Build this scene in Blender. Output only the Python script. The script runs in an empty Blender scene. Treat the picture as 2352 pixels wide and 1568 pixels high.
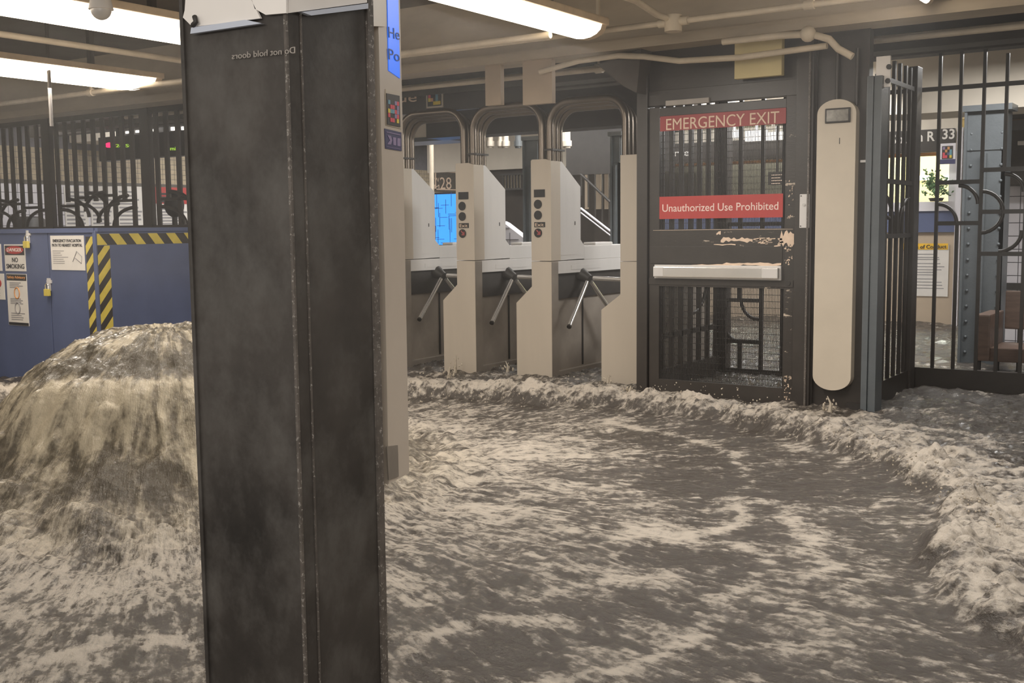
import bpy, bmesh, math, random
import numpy as np
from mathutils import Vector, Matrix
random.seed(7)
S = bpy.context.scene
COL = S.collection
PI = math.pi

# ------------------------------------------------------------------ camera
F = 2540.0; CH = 1.2
YAW, PIT, ROL = math.radians(34.2), math.radians(5.85), math.radians(0.6)
fw = Vector((-math.sin(YAW)*math.cos(PIT), math.cos(YAW)*math.cos(PIT), -math.sin(PIT)))
rt = Vector((math.cos(YAW), math.sin(YAW), 0)); up = rt.cross(fw)
rr = rt*math.cos(ROL) - up*math.sin(ROL); uu = up*math.cos(ROL) + rt*math.sin(ROL)
CAM = Vector((0, 0, CH))
cd = bpy.data.cameras.new('camera'); cam = bpy.data.objects.new('camera', cd); COL.objects.link(cam)
m = Matrix((rr, uu, -fw)).transposed().to_4x4(); m.translation = CAM; cam.matrix_world = m
cd.sensor_fit = 'HORIZONTAL'; cd.sensor_width = 36; cd.lens = 36*F/2352; cd.clip_start = 0.05; cd.clip_end = 200
S.camera = cam

def P(px, py, **k):
    """world point on the plane x=, y= or z= that is seen at a pixel of the photograph"""
    d = fw + rr*((px-1176)/F) - uu*((py-784)/F)
    (a, v), = k.items(); i = 'xyz'.index(a)
    return CAM + d*((v-CAM[i])/d[i])

# ------------------------------------------------------------------ world, exposure
S.view_settings.view_transform = 'Standard'; S.view_settings.look = 'None'
S.view_settings.gamma = 1.0; S.view_settings.use_curve_mapping = False
S.view_settings.exposure = 0.0
w = bpy.data.worlds.new('world'); S.world = w; w.use_nodes = True
w.node_tree.nodes['Background'].inputs[0].default_value = (1.0, .93, .84, 1)
w.node_tree.nodes['Background'].inputs[1].default_value = 0.5

def area(name, loc, sx, sy, power, col=(1, .93, .82), rot=(0, 0, 0)):
    l = bpy.data.lights.new(name, 'AREA'); l.shape = 'RECTANGLE'; l.size = sx; l.size_y = sy
    l.energy = power; l.color = col
    o = bpy.data.objects.new(name, l); COL.objects.link(o); o.location = loc; o.rotation_euler = rot
    return o
WARM = (1, .955, .90); COOL = (1, .985, .96)
area('lamp_light', (-3.45, 4.9, 2.27), .15, 2.3, 40, WARM)
area('lamp_light', (-5.3, 4.2, 2.27), .15, 2.0, 28, WARM)
area('lamp_light', (-7.5, 4.9, 2.27), .15, 2.0, 28, WARM)
area('lamp_light', (-1.5, 4.6, 2.27), .15, 2.2, 36, WARM)
area('lamp_light', (0.8, 3.6, 2.27), .15, 2.2, 36, WARM)  # added lamp out of view, no fixture modelled
area('train_light', (-0.4, -0.9, 2.1), 3.0, .3, 50, (1, .96, .9), (math.radians(50), 0, math.radians(20)))
area('hall_fill', (-5.2, 10.4, 2.80), 4, .4, 110, COOL)  # hall fills: added area lights without fixtures, brightening the hall
area('hall_fill', (-1.2, 9.2, 2.55), 2, .3, 60, COOL)
area('hall_fill', (-7.0, 12.6, 2.85), 6, .6, 150, COOL)
area('hall_fill', (-1.6, 11.3, 2.70), 2.4, .5, 120, COOL)
area('hall_fill', (-3.4, 12.3, 2.80), 3, .5, 60, COOL)
area('hall_fill', (-12.3, 10.5, 2.85), 1.0, 5, 150, COOL)
area('hall_fill', (-11.5, 17.0, 2.85), 2, 4, 120, COOL)
area('hall_fill', (-2.75, 9.3, 2.35), .3, 1.2, 55, COOL, (0, math.radians(48), 0))  # added tilted fill that lifts the turnstile sides, unseen
area('booth_light', (-4.9, 14.6, 2.45), 4.4, .6, 190, (1, .97, .84))
HAZE = True
S.cycles.max_bounces = 6; S.cycles.diffuse_bounces = 3; S.cycles.glossy_bounces = 3; S.cycles.volume_bounces = 0
S.cycles.use_adaptive_sampling = True; S.cycles.adaptive_threshold = .025

# ------------------------------------------------------------------ materials
def nn(nt, t, **k):
    n = nt.nodes.new(t)
    for a, b in k.items(): setattr(n, a, b)
    return n
def srgb(c):
    return tuple(((v/255)/12.92 if v/255 <= .04045 else ((v/255+.055)/1.055)**2.4) for v in c)
def mat(name, rgb, rough=.6, metal=0.0, var=.15, scale=6, bump=0.0, bscale=60, dirt=None, wear_haze_t=.62, spec=.5, emit=0, stretch=(1, 1, 1), dscale=8):
    """plain painted / metal surface: colour broken up by noise, optional patches in a second colour"""
    mt = bpy.data.materials.new(name); mt.use_nodes = True; nt = mt.node_tree
    b = nt.nodes['Principled BSDF']
    c = srgb(rgb) + (1,)
    b.inputs['Roughness'].default_value = rough; b.inputs['Metallic'].default_value = metal
    b.inputs['Specular IOR Level'].default_value = spec
    if emit:
        b.inputs['Base Color'].default_value = c
        b.inputs['Emission Color'].default_value = c; b.inputs['Emission Strength'].default_value = emit
        return mt
    tc = nn(nt, 'ShaderNodeTexCoord'); mp = nn(nt, 'ShaderNodeMapping'); mp.inputs['Scale'].default_value = stretch
    nt.links.new(tc.outputs['Object'], mp.inputs[0])
    n1 = nn(nt, 'ShaderNodeTexNoise'); n1.inputs['Scale'].default_value = scale; n1.inputs['Detail'].default_value = 5
    n1.inputs['Roughness'].default_value = .6
    nt.links.new(mp.outputs[0], n1.inputs['Vector'])
    r = nn(nt, 'ShaderNodeValToRGB')
    r.color_ramp.elements[0].position = .3; r.color_ramp.elements[1].position = .7
    r.color_ramp.elements[0].color = tuple(v*(1-var) for v in c[:3]) + (1,)
    r.color_ramp.elements[1].color = tuple(min(1, v*(1+var)) for v in c[:3]) + (1,)
    nt.links.new(n1.outputs['Fac'], r.inputs[0]); out = r.outputs[0]
    if dirt:
        n2 = nn(nt, 'ShaderNodeTexNoise'); n2.inputs['Scale'].default_value = dscale; n2.inputs['Detail'].default_value = 8
        n2.inputs['Roughness'].default_value = .7
        nt.links.new(mp.outputs[0], n2.inputs['Vector'])
        r2 = nn(nt, 'ShaderNodeValToRGB'); r2.color_ramp.elements[0].position = wear_haze_t; r2.color_ramp.elements[1].position = wear_haze_t+.03
        nt.links.new(n2.outputs['Fac'], r2.inputs[0])
        mx = nn(nt, 'ShaderNodeMix', data_type='RGBA'); nt.links.new(r2.outputs[0], mx.inputs['Factor'])
        nt.links.new(out, mx.inputs['A']); mx.inputs['B'].default_value = srgb(dirt) + (1,)
        out = mx.outputs['Result']
    nt.links.new(out, b.inputs['Base Color'])
    if bump:
        n3 = nn(nt, 'ShaderNodeTexNoise'); n3.inputs['Scale'].default_value = bscale; n3.inputs['Detail'].default_value = 3
        nt.links.new(mp.outputs[0], n3.inputs['Vector'])
        bp = nn(nt, 'ShaderNodeBump'); bp.inputs['Strength'].default_value = bump; bp.inputs['Distance'].default_value = .004
        nt.links.new(n3.outputs['Fac'], bp.inputs['Height']); nt.links.new(bp.outputs[0], b.inputs['Normal'])
    return mt
M = {}
M['pillar'] = mat('pillar_paint', (66, 61, 57), .5, 0, .6, 2.6, .25, 40, dirt=(108, 105, 101), wear_haze_t=.58, dscale=5, stretch=(1, 1, .8))  # soft grey patches paint the window haze into the pillar colour
for n_ in M['pillar'].node_tree.nodes:
    if n_.type == 'VALTORGB' and abs(n_.color_ramp.elements[0].position-.58) < .01: n_.color_ramp.elements[0].position = .45; n_.color_ramp.elements[1].position = .9
M['chip'] = mat('chipped_edge_paint', (96, 89, 83), .5, 0, .3, 20, .3, 60, dirt=(158, 152, 145), wear_haze_t=.57, dscale=110)
M['black'] = mat('black_enamel', (60, 55, 51), .38, 0, .15, 5, .15, 50)
M['blackchip'] = mat('worn_black_enamel', (60, 55, 51), .4, 0, .15, 5, .2, 50, dirt=(196, 180, 162), wear_haze_t=.60, dscale=9, stretch=(.6, 1, 1.6))
M['dark'] = mat('dark_steel', (52, 48, 45), .5, 0, .2, 8)
M['steel'] = mat('brushed_steel', (214, 210, 206), .42, .2, .06, 4, .06, 90, stretch=(1, 1, .15))
M['steelface'] = mat('brushed_steel_face', (196, 184, 168), .45, .15, .07, 3, .06, 90, stretch=(1, 1, .15))
M['chrome'] = mat('polished_steel', (228, 224, 218), .2, .75, .04, 4)
M['tube'] = mat('tube_steel', (116, 106, 96), .3, .8, .1, 4)
M['pylon'] = mat('pylon_enamel', (200, 187, 172), .45, 0, .06, 3, .05, 50)
M['beige'] = mat('beige_enamel', (202, 190, 172), .4, 0, .06, 3, .05, 50)
M['blue'] = mat('hoarding_blue', (86, 96, 128), .55, 0, .14, 2.2, .1, 30)
M['yellow'] = mat('tape_yellow', (206, 186, 84), .55, 0, .12, 8)
M['tapeblack'] = mat('tape_black', (58, 54, 52), .55, 0, .12, 8)
M['white'] = mat('paper_white', (226, 220, 212), .7, 0, .05, 6)
M['ink'] = mat('printed_ink', (52, 50, 52), .7, 0, .1, 6)
M['inkgrey'] = mat('small_print_ink', (150, 146, 146), .7, 0, .1, 6)
M['red'] = mat('sign_red', (178, 62, 58), .5, 0, .08, 5)
M['dullred'] = mat('faded_sign_red', (156, 66, 66), .5, 0, .08, 5)
M['orange'] = mat('print_orange', (214, 150, 90), .6)
M['pinkwhite'] = mat('letter_pink_white', (236, 206, 196), .6, 0, .05)
M['tan'] = mat('letter_tan', (226, 200, 176), .6, 0, .12, 20)
M['bluegrey'] = mat('blue_grey_steel', (96, 101, 104), .35, 0, .12, 5, .25, 60)
M['ceil'] = mat('ceiling_paint', (128, 121, 114), .8, 0, .2, 1.5, .2, 20)
M['duct'] = mat('beam_cream_paint', (190, 176, 154), .6, 0, .2, 3, .2, 20, stretch=(.3, 1, 1))
M['pipe'] = mat('pipe_cream_paint', (214, 200, 178), .5, 0, .12, 5)
M['darkbeam'] = mat('grimy_beam_paint', (88, 82, 76), .75, 0, .3, 2, .2, 20)
M['cream'] = mat('cream_plaster', (226, 216, 200), .8, 0, .08, 2)
M['beigewall'] = mat('beige_wall_paint', (186, 168, 146), .7, 0, .08, 3)
M['tile'] = mat('white_wall_tile', (226, 222, 226), .3, 0, .04, 3)
M['grout'] = mat('grey_grout', (110, 108, 112), .9)
M['frieze'] = mat('buff_mosaic', (176, 160, 134), .5, 0, .2, 14)
M['mosaic'] = mat('dark_mosaic', (88, 82, 74), .5, 0, .3, 30)
M['screen'] = mat('lit_blue_screen', (60, 160, 255), .3, emit=1.1)
M['signblue'] = mat('help_blue', (28, 116, 255), .35, emit=.55)
M['signtext'] = mat('help_sign_letter', (38, 78, 150), .5)
M['navy'] = mat('navy_print', (66, 66, 104), .5, 0, .08)
M['wood'] = mat('bench_wood', (100, 82, 72), .4, 0, .3, 4, .1, 40, stretch=(1, 6, 6))
M['leaf'] = mat('plant_leaf', (96, 132, 84), .5, 0, .35, 20)
M['lamp'] = mat('lit_lamp_diffuser', (255, 238, 214), .4, emit=6.5)
M['lampcap'] = mat('lamp_end_cap', (222, 200, 170), .5)
M['pink'] = mat('led_pink', (255, 40, 110), .5, emit=1.3)
M['green'] = mat('led_green', (170, 220, 60), .5, emit=1.0)
M['litwhite'] = mat('bright_light_strip', (255, 248, 236), .5, emit=2.5)
M['boothback'] = mat('booth_cream_wall', (216, 200, 150), .7, 0, .05)
M['boothgreen'] = mat('booth_green_wall', (150, 184, 168), .6, 0, .06)
M['signyellow'] = mat('poster_yellow', (240, 190, 50), .6)
M['brownwall'] = mat('brown_wall', (58, 50, 43), .7, 0, .2, 5)
M['glasspanel'] = mat('reader_screen', (34, 30, 29), .15, 0, .05)
M['greypanel'] = mat('scuffed_steel_side', (150, 141, 131), .35, .2, .2, 3, .05, 60)
M['sensor'] = mat('sensor_glass', (118, 114, 106), .2, .3, .3, 30)
M['panelwhite'] = mat('white_reflection_enamel', (246, 240, 234), .45, 0, .06, 3)  # white of the window reflections, also dome collar and bolted plate
M['reflblue'] = mat('reflected_pale_blue', (206, 212, 226), .4, 0, .03)  # edge tint of the window reflections on the pillar
M['red2'] = mat('code_red', (222, 82, 96), .5); M['cyan'] = mat('code_cyan', (110, 160, 176), .5)
M['lilac'] = mat('code_lilac', (150, 134, 170), .5); M['yel2'] = mat('code_yellow', (232, 206, 74), .5)
M['plaque'] = mat('stone_grey', (168, 160, 152), .6)

# ------------------------------------------------------------------ mesh kit
class MB:
    def __init__(s): s.v = []; s.f = []; s.mi = []; s.sm = []
    def add(s, vs, fs, mi=0, sm=False):
        o = len(s.v); s.v += [tuple(v) for v in vs]
        for f in fs: s.f.append([i+o for i in f]); s.mi.append(mi); s.sm.append(sm)
        return s
    def box(s, x0, x1, y0, y1, z0, z1, mi=0, bev=0):
        if bev <= 0:
            vs = [(x, y, z) for x in (x0, x1) for y in (y0, y1) for z in (z0, z1)]
            s.add(vs, [(0, 1, 3, 2), (4, 6, 7, 5), (0, 4, 5, 1), (2, 3, 7, 6), (0, 2, 6, 4), (1, 5, 7, 3)], mi)
        else:
            bm = bmesh.new(); bmesh.ops.create_cube(bm, size=1)
            for v in bm.verts: v.co = Vector(((x0+x1)/2+v.co.x*(x1-x0), (y0+y1)/2+v.co.y*(y1-y0), (z0+z1)/2+v.co.z*(z1-z0)))
            bmesh.ops.bevel(bm, geom=bm.edges[:], offset=bev, segments=2, affect='EDGES', profile=.7)
            bm.verts.index_update(); s.add([v.co for v in bm.verts], [[v.index for v in f.verts] for f in bm.faces], mi); bm.free()
        return s
    def prism(s, pts, axis, a, b, mi=0):
        """closed outline pts (two coordinates, in the order of the other axes) extruded along axis from a to b"""
        n = len(pts); i = 'xyz'.index(axis)
        def mk(p, t): q = list(p); q.insert(i, t); return q
        vs = [mk(p, a) for p in pts] + [mk(p, b) for p in pts]
        fs = [tuple(range(n))[::-1], tuple(range(n, 2*n))] + [(k, (k+1) % n, n+(k+1) % n, n+k) for k in range(n)]
        return s.add(vs, fs, mi)
    def tube(s, pts, r, seg=10, mi=0, cap=True):
        pts = [Vector(p) for p in pts]; vs = []; n = len(pts); ref = None
        for k, p in enumerate(pts):
            d = (pts[min(k+1, n-1)] - pts[max(k-1, 0)]).normalized()
            if ref is None: ref = Vector((0, 0, 1)) if abs(d.z) < .9 else Vector((1, 0, 0))
            a = (ref - d*ref.dot(d)).normalized(); b = d.cross(a); ref = a
            rad = r[k] if isinstance(r, (list, tuple)) else r
            for q in range(seg):
                t = 2*PI*q/seg; vs.append(p + a*(rad*math.cos(t)) + b*(rad*math.sin(t)))
        fs = [(k*seg+q, k*seg+(q+1) % seg, (k+1)*seg+(q+1) % seg, (k+1)*seg+q) for k in range(n-1) for q in range(seg)]
        s.add(vs, fs, mi, True)
        if cap: s.add([vs[q] for q in range(seg)], [tuple(range(seg))[::-1]], mi); s.add([vs[(n-1)*seg+q] for q in range(seg)], [tuple(range(seg))], mi)
        return s
    def bar(s, a, b, wx, wy, mi=0):
        """square bar between two points; wx along the horizontal side direction, wy the other"""
        a = Vector(a); b = Vector(b); d = (b-a).normalized()
        ref = Vector((0, 1, 0)) if abs(d.y) < .8 else Vector((0, 0, 1))
        n2 = (ref - d*ref.dot(d)).normalized(); n1 = d.cross(n2)
        vs = [p + n1*(i*wx/2) + n2*(j*wy/2) for p in (a, b) for i, j in ((-1, -1), (1, -1), (1, 1), (-1, 1))]
        return s.add(vs, [(0, 1, 2, 3), (7, 6, 5, 4), (0, 4, 5, 1), (1, 5, 6, 2), (2, 6, 7, 3), (3, 7, 4, 0)], mi)
    def quad(s, a, b, c, d, mi=0): return s.add([a, b, c, d], [(0, 1, 2, 3)], mi)
    def ball(s, c, r, seg=10, ring=6, half=None, mi=0, sz=1.0):
        vs = []; fs = []
        for i in range(ring+1):
            ph = -PI/2 + PI*i/ring
            for q in range(seg):
                t = 2*PI*q/seg; vs.append((c[0]+r*math.cos(ph)*math.cos(t), c[1]+r*math.cos(ph)*math.sin(t), c[2]+r*sz*math.sin(ph)))
        for i in range(ring):
            for q in range(seg): fs.append((i*seg+q, i*seg+(q+1) % seg, (i+1)*seg+(q+1) % seg, (i+1)*seg+q))
        return s.add(vs, fs, mi, True)
    def build(s, name, mats, parent=None, origin=None):
        me = bpy.data.meshes.new(name)
        o0 = Vector(origin) if origin else Vector((0, 0, 0))
        if parent is not None: o0 = Vector(WO[parent.name])
        me.from_pydata([tuple(Vector(v)-o0) for v in s.v], [], s.f)
        ms = mats if isinstance(mats, (list, tuple)) else [mats]
        for k in ms: me.materials.append(M[k] if isinstance(k, str) else k)
        me.polygons.foreach_set('material_index', s.mi); me.polygons.foreach_set('use_smooth', s.sm)
        bm = bmesh.new(); bm.from_mesh(me); bmesh.ops.recalc_face_normals(bm, faces=bm.faces[:]); bm.to_mesh(me); bm.free()
        o = bpy.data.objects.new(name, me); COL.objects.link(o)
        if parent is not None: o.parent = parent; WO[o.name] = o0
        else: o.location = o0; WO[o.name] = o0
        return o
WO = {}   # world origin of each object's local frame
def thing(name, label, cat, loc, group=None, kind=None):
    o = bpy.data.objects.new(name, None); COL.objects.link(o); o.location = loc; o.empty_display_size = .1
    o['label'] = label; o['category'] = cat
    if group: o['group'] = group
    if kind: o['kind'] = kind
    WO[o.name] = Vector(loc); return o
def tag(o, label, cat, group=None, kind=None):
    o['label'] = label; o['category'] = cat
    if group: o['group'] = group
    if kind: o['kind'] = kind
    return o
def struct(o): o['kind'] = 'structure'; return o
def text(body, parent, p0, p1, height, mt, face='-y', name='lettering', bold=.0, ext=.0015, mirror=False):
    """lettering between two world points (left baseline, right baseline) fitted to that width and cap height"""
    c = bpy.data.curves.new(name, 'FONT'); c.body = body; c.size = 1; c.extrude = ext; c.offset = bold; c.resolution_u = 4
    tmp = bpy.data.objects.new(name+'_curve', c)
    me = bpy.data.meshes.new_from_object(tmp); bpy.data.objects.remove(tmp)
    me.materials.clear(); me.materials.append(M[mt])
    o = bpy.data.objects.new(name, me); COL.objects.link(o)
    xs_ = [v.co.x for v in me.vertices]; wx = max(xs_)-min(xs_); mnx = min(xs_)
    p0 = Vector(p0); p1 = Vector(p1); d = (p1-p0); L = d.length; d.normalize()
    zz = Vector((0, 0, 1)); zz = (zz - d*zz.dot(d)).normalized(); n = d.cross(zz)
    sx = L/wx; sy = height/.70
    if mirror: sx = -sx
    mw = Matrix((d*sx, zz*sy, n)).transposed().to_4x4()
    mw.translation = (p1 if mirror else p0) - d*(mnx*sx)
    o0 = WO[parent.name]; mw.translation -= o0
    o.parent = parent; o.matrix_local = mw; WO[o.name] = o0
    return o

# ================================================================== SETTING
# ---- flood water height field
rng = np.random.RandomState(3)
PERM = rng.rand(64, 256, 256).astype(np.float32)[:8]
def vnoise(x, y, k=0):
    xi = np.floor(x).astype(int); yi = np.floor(y).astype(int); fx = x-xi; fy = y-yi
    fx = fx*fx*fx*(fx*(fx*6-15)+10); fy = fy*fy*fy*(fy*(fy*6-15)+10); T = PERM[k % 8]
    a = T[xi % 256, yi % 256]; b = T[(xi+1) % 256, yi % 256]; c = T[xi % 256, (yi+1) % 256]; d = T[(xi+1) % 256, (yi+1) % 256]
    return (a*(1-fx)+b*fx)*(1-fy) + (c*(1-fx)+d*fx)*fy
def fbm(x, y, k=0, o=4, g=.55):
    s = 0; a = 1; t = 0
    for i in range(o): s = s + a*vnoise(x*2**i+17*i, y*2**i+31*i, k+i); t += a; a *= g
    return s/t
def ss(a, b, x): t = np.clip((x-a)/(b-a), 0, 1); return t*t*(3-2*t)
MX, MY = -4.68, 3.70
ringp = [(-6.5, 5.9), (-5.2, 6.20), (-4.3, 6.44), (-3.37, 6.62), (-2.67, 6.47), (-2.13, 6.11), (-1.64, 5.7), (-1.27, 5.13), (-1.06, 4.56), (-1.01, 4.09), (-.76, 3.63), (-.5, 3.3), (.1, 2.6), (.5, 1.5)]
ra = np.array([math.atan2(y-MY, x-MX) for x, y in ringp]); rd = np.array([math.hypot(y-MY, x-MX) for x, y in ringp])
o_ = np.argsort(ra); ra = ra[o_]; rd = rd[o_]
foamlines = [[(1390, 955), (1560, 985), (1690, 1025), (1720, 1090), (1690, 1130), (1700, 1180), (1590, 1205)],
             [(1380, 1230), (1490, 1205), (1600, 1210), (1700, 1235), (1755, 1250), (1740, 1320), (1700, 1345), (1640, 1360)],
             [(1650, 1390), (1560, 1440), (1480, 1500), (1330, 1530), (1190, 1560)],
             [(1800, 1150), (1860, 1230), (1930, 1290), (1870, 1310)],
             [(900, 1480), (1000, 1420), (1100, 1400), (1290, 1390)],
             [(1210, 1350), (1400, 1310), (1560, 1300)], [(100, 1500), (260, 1450), (420, 1440)]]
def segdist(X, Y, pts):
    best = np.full(X.shape, 9.0)
    for (ax, ay), (bx, by) in zip(pts[:-1], pts[1:]):
        dx, dy = bx-ax, by-ay; t = np.clip(((X-ax)*dx+(Y-ay)*dy)/(dx*dx+dy*dy), 0, 1)
        best = np.minimum(best, np.hypot(X-ax-t*dx, Y-ay-t*dy))
    return best
def water(X, Y):
    dx = X-MX; dy = Y-MY; r = np.hypot(dx, dy); th = np.arctan2(dy, dx)
    R = np.interp(th, ra, rd) + .22*(fbm(th*3.2+9, r*0+2, 5, 3)-.5) + .10*(fbm(X*5, Y*5, 2, 2)-.5)
    # mound (a bell of upwelling water)
    hp = np.interp(r, [0, .26, .43, .575, .69, .82, 1.0, 1.2, 1.4], [.71, .705, .655, .56, .45, .33, .17, .04, 0])
    inm = 1-ss(1.0, 1.3, r)
    lump = (fbm(X*4.2, Y*4.2, 1, 4)-.5)
    rip = (fbm(r*7, th*13, 3, 4, .62)-.5)
    h = hp + inm*(.13*lump*(.15+ss(.2, .8, r)) + .045*rip*ss(.1, .6, r) + .03*(fbm(X*11, Y*11, 6, 3)-.5) + (.030*(1-ss(.3, .8, r))+.008)*(fbm(X*20, Y*20, 4, 3)-.5))
    second = np.exp(-((r-.74-.12*lump)/.11)**2)*(.35+.65*np.exp(-((th+.75)/.9)**2))
    h = h + .10*second
    # churn at the foot
    foot = np.exp(-((r-1.38)/.35)**2)
    h = h + foot*(.20*(fbm(X*4.5+3, Y*4.5, 2, 4)-.42))
    # thin fast sheet inside the jump
    inside = (1-ss(-.04, .05, r-R))*ss(1.1, 1.6, r)
    u = r*1.9; v = th*11
    st = fbm(u, v, 6, 4, .6)
    h = h + inside*(-.035 + .035*(st-.5) + .016*(fbm(r*7, th*44, 1, 3)-.5) + .014*(fbm(X*11, Y*11, 5, 3)-.5) + .05*(1-.6*ss(1.8, 3.0, r))*(fbm(r*3.2, th*9, 7, 3)-.5))
    # hydraulic jump
    q = r-R
    out = ss(-.03, .10, q)
    ridge = np.exp(-((q-.12)/.13)**2)
    chop = fbm(X*6.5, Y*6.5, 0, 4, .6)
    near = np.exp(-np.maximum(q, 0)/.7)
    h = h + out*(.012 + near*.13*(chop-.45)) + ridge*(.05+.13*(fbm(X*7+5, Y*7, 3, 4, .62)-.47)) + out*np.exp(-np.maximum(q, 0)/.5)*.06*(fbm(X*16, Y*16, 2, 3, .65)-.5)
    far = out*(1-.6*near)
    h = h + far*.045*(fbm(X*13, Y*19, 4, 3)-.5) + far*(.055*(fbm(X*4.2, Y*6.2, 7, 4, .6)-.5))
    # foam amount
    fl = np.full(X.shape, 9.0); wx = X+.10*(fbm(X*5, Y*5, 3, 3)-.5); wy = Y+.10*(fbm(X*5, Y*5, 6, 3)-.5)
    for L in foamlines: fl = np.minimum(fl, segdist(wx, wy, [P(a, b, z=0.)[:2] for a, b in L]))
    side = ss(.9, -.3, np.abs(th-.25))          # heavier foam towards the turnstiles
    core = (1-ss(1.7, 2.75, r))
    foam = .42*core - .05 + .20*inside + .5*(fbm(X*2.1, Y*2.1, 4, 3)-.5) + .46*(st-.5)*2 + .30*(fbm(r*5, th*26, 3, 3)-.5)*2 + .45*(fbm(r*2.2+4, th*8, 2, 4, .6)-.5)
    foam = foam + .16*ss(-.5, -1.3, th)*ss(1.1, 1.5, r)
    foam = foam + (.45*np.exp(-(fl/.04)**2) + .14*np.exp(-(fl/.12)**2))*(.5+fbm(X*3,Y*3,1,3))
    darkp = ss(2.35, 2.75, r)*(1-ss(.06, .28, np.abs(th-.45)-.05))*inside
    foam = foam - .16*darkp - .06*ss(2.4, 3.0, r)*inside
    fm = .30 + .22*ss(.4, .75, r) + .9*(fbm(r*3.0, th*5, 5, 4, .6)-.5) + .7*(fbm(X*5, Y*5, 7, 3)-.5) - .75*np.exp(-((r-.58-.1*lump)/.09)**2) - .55*np.exp(-((r-1.10-.2*lump)/.15)**2) + .45*second
    foam = np.where(r < 1.2, fm*inm + foam*(1-inm), foam)
    jf = .10 + .72*np.exp(-np.maximum(q-.2, 0)/.5) - .25*ss(.5, 1.6, q) + 1.3*(chop-.5) + .6*(fbm(X*9+2, Y*9, 6, 3)-.5)
    foam = foam*(1-out) + out*jf
    foam = foam - out*.35*ss(.45, .9, q)*ss(7.35, 7.0, X*0+7.2)
    return h, foam, r, th
def water_obj(name, xs, ys, hole=None):
    X, Y = np.meshgrid(xs, ys); h, foam, r, th = water(X, Y)
    nx, ny = len(xs), len(ys)
    keep = np.ones((ny-1, nx-1), bool)
    if hole is not None:
        rc = np.hypot((X[:-1, :-1]-MX), (Y[:-1, :-1]-MY)); keep = hole(rc)
    idx = np.arange(nx*ny).reshape(ny, nx)
    q = np.stack([idx[:-1, :-1][keep], idx[:-1, 1:][keep], idx[1:, 1:][keep], idx[1:, :-1][keep]], -1)
    used, inv = np.unique(q, return_inverse=True); q = inv.reshape(-1, 4)
    co = np.stack([X, Y, h], -1).reshape(-1, 3)[used]
    me = bpy.data.meshes.new(name); me.vertices.add(len(co)); me.vertices.foreach_set('co', co.astype(np.float32).ravel())
    me.loops.add(len(q)*4); me.loops.foreach_set('vertex_index', q.astype(np.int32).ravel())
    me.polygons.add(len(q)); me.polygons.foreach_set('loop_start', np.arange(0, len(q)*4, 4, dtype=np.int32))
    me.polygons.foreach_set('use_smooth', np.ones(len(q), bool)); me.update()
    a = me.attributes.new('foam', 'FLOAT', 'POINT'); a.data.foreach_set('value', foam.ravel()[used].astype(np.float32))
    fl = np.stack([r, th, h], -1).reshape(-1, 3)[used]
    b = me.attributes.new('flow', 'FLOAT_VECTOR', 'POINT'); b.data.foreach_set('vector', fl.astype(np.float32).ravel())
    me.materials.append(M['water']); o = bpy.data.objects.new(name, me); COL.objects.link(o); return o
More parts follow.
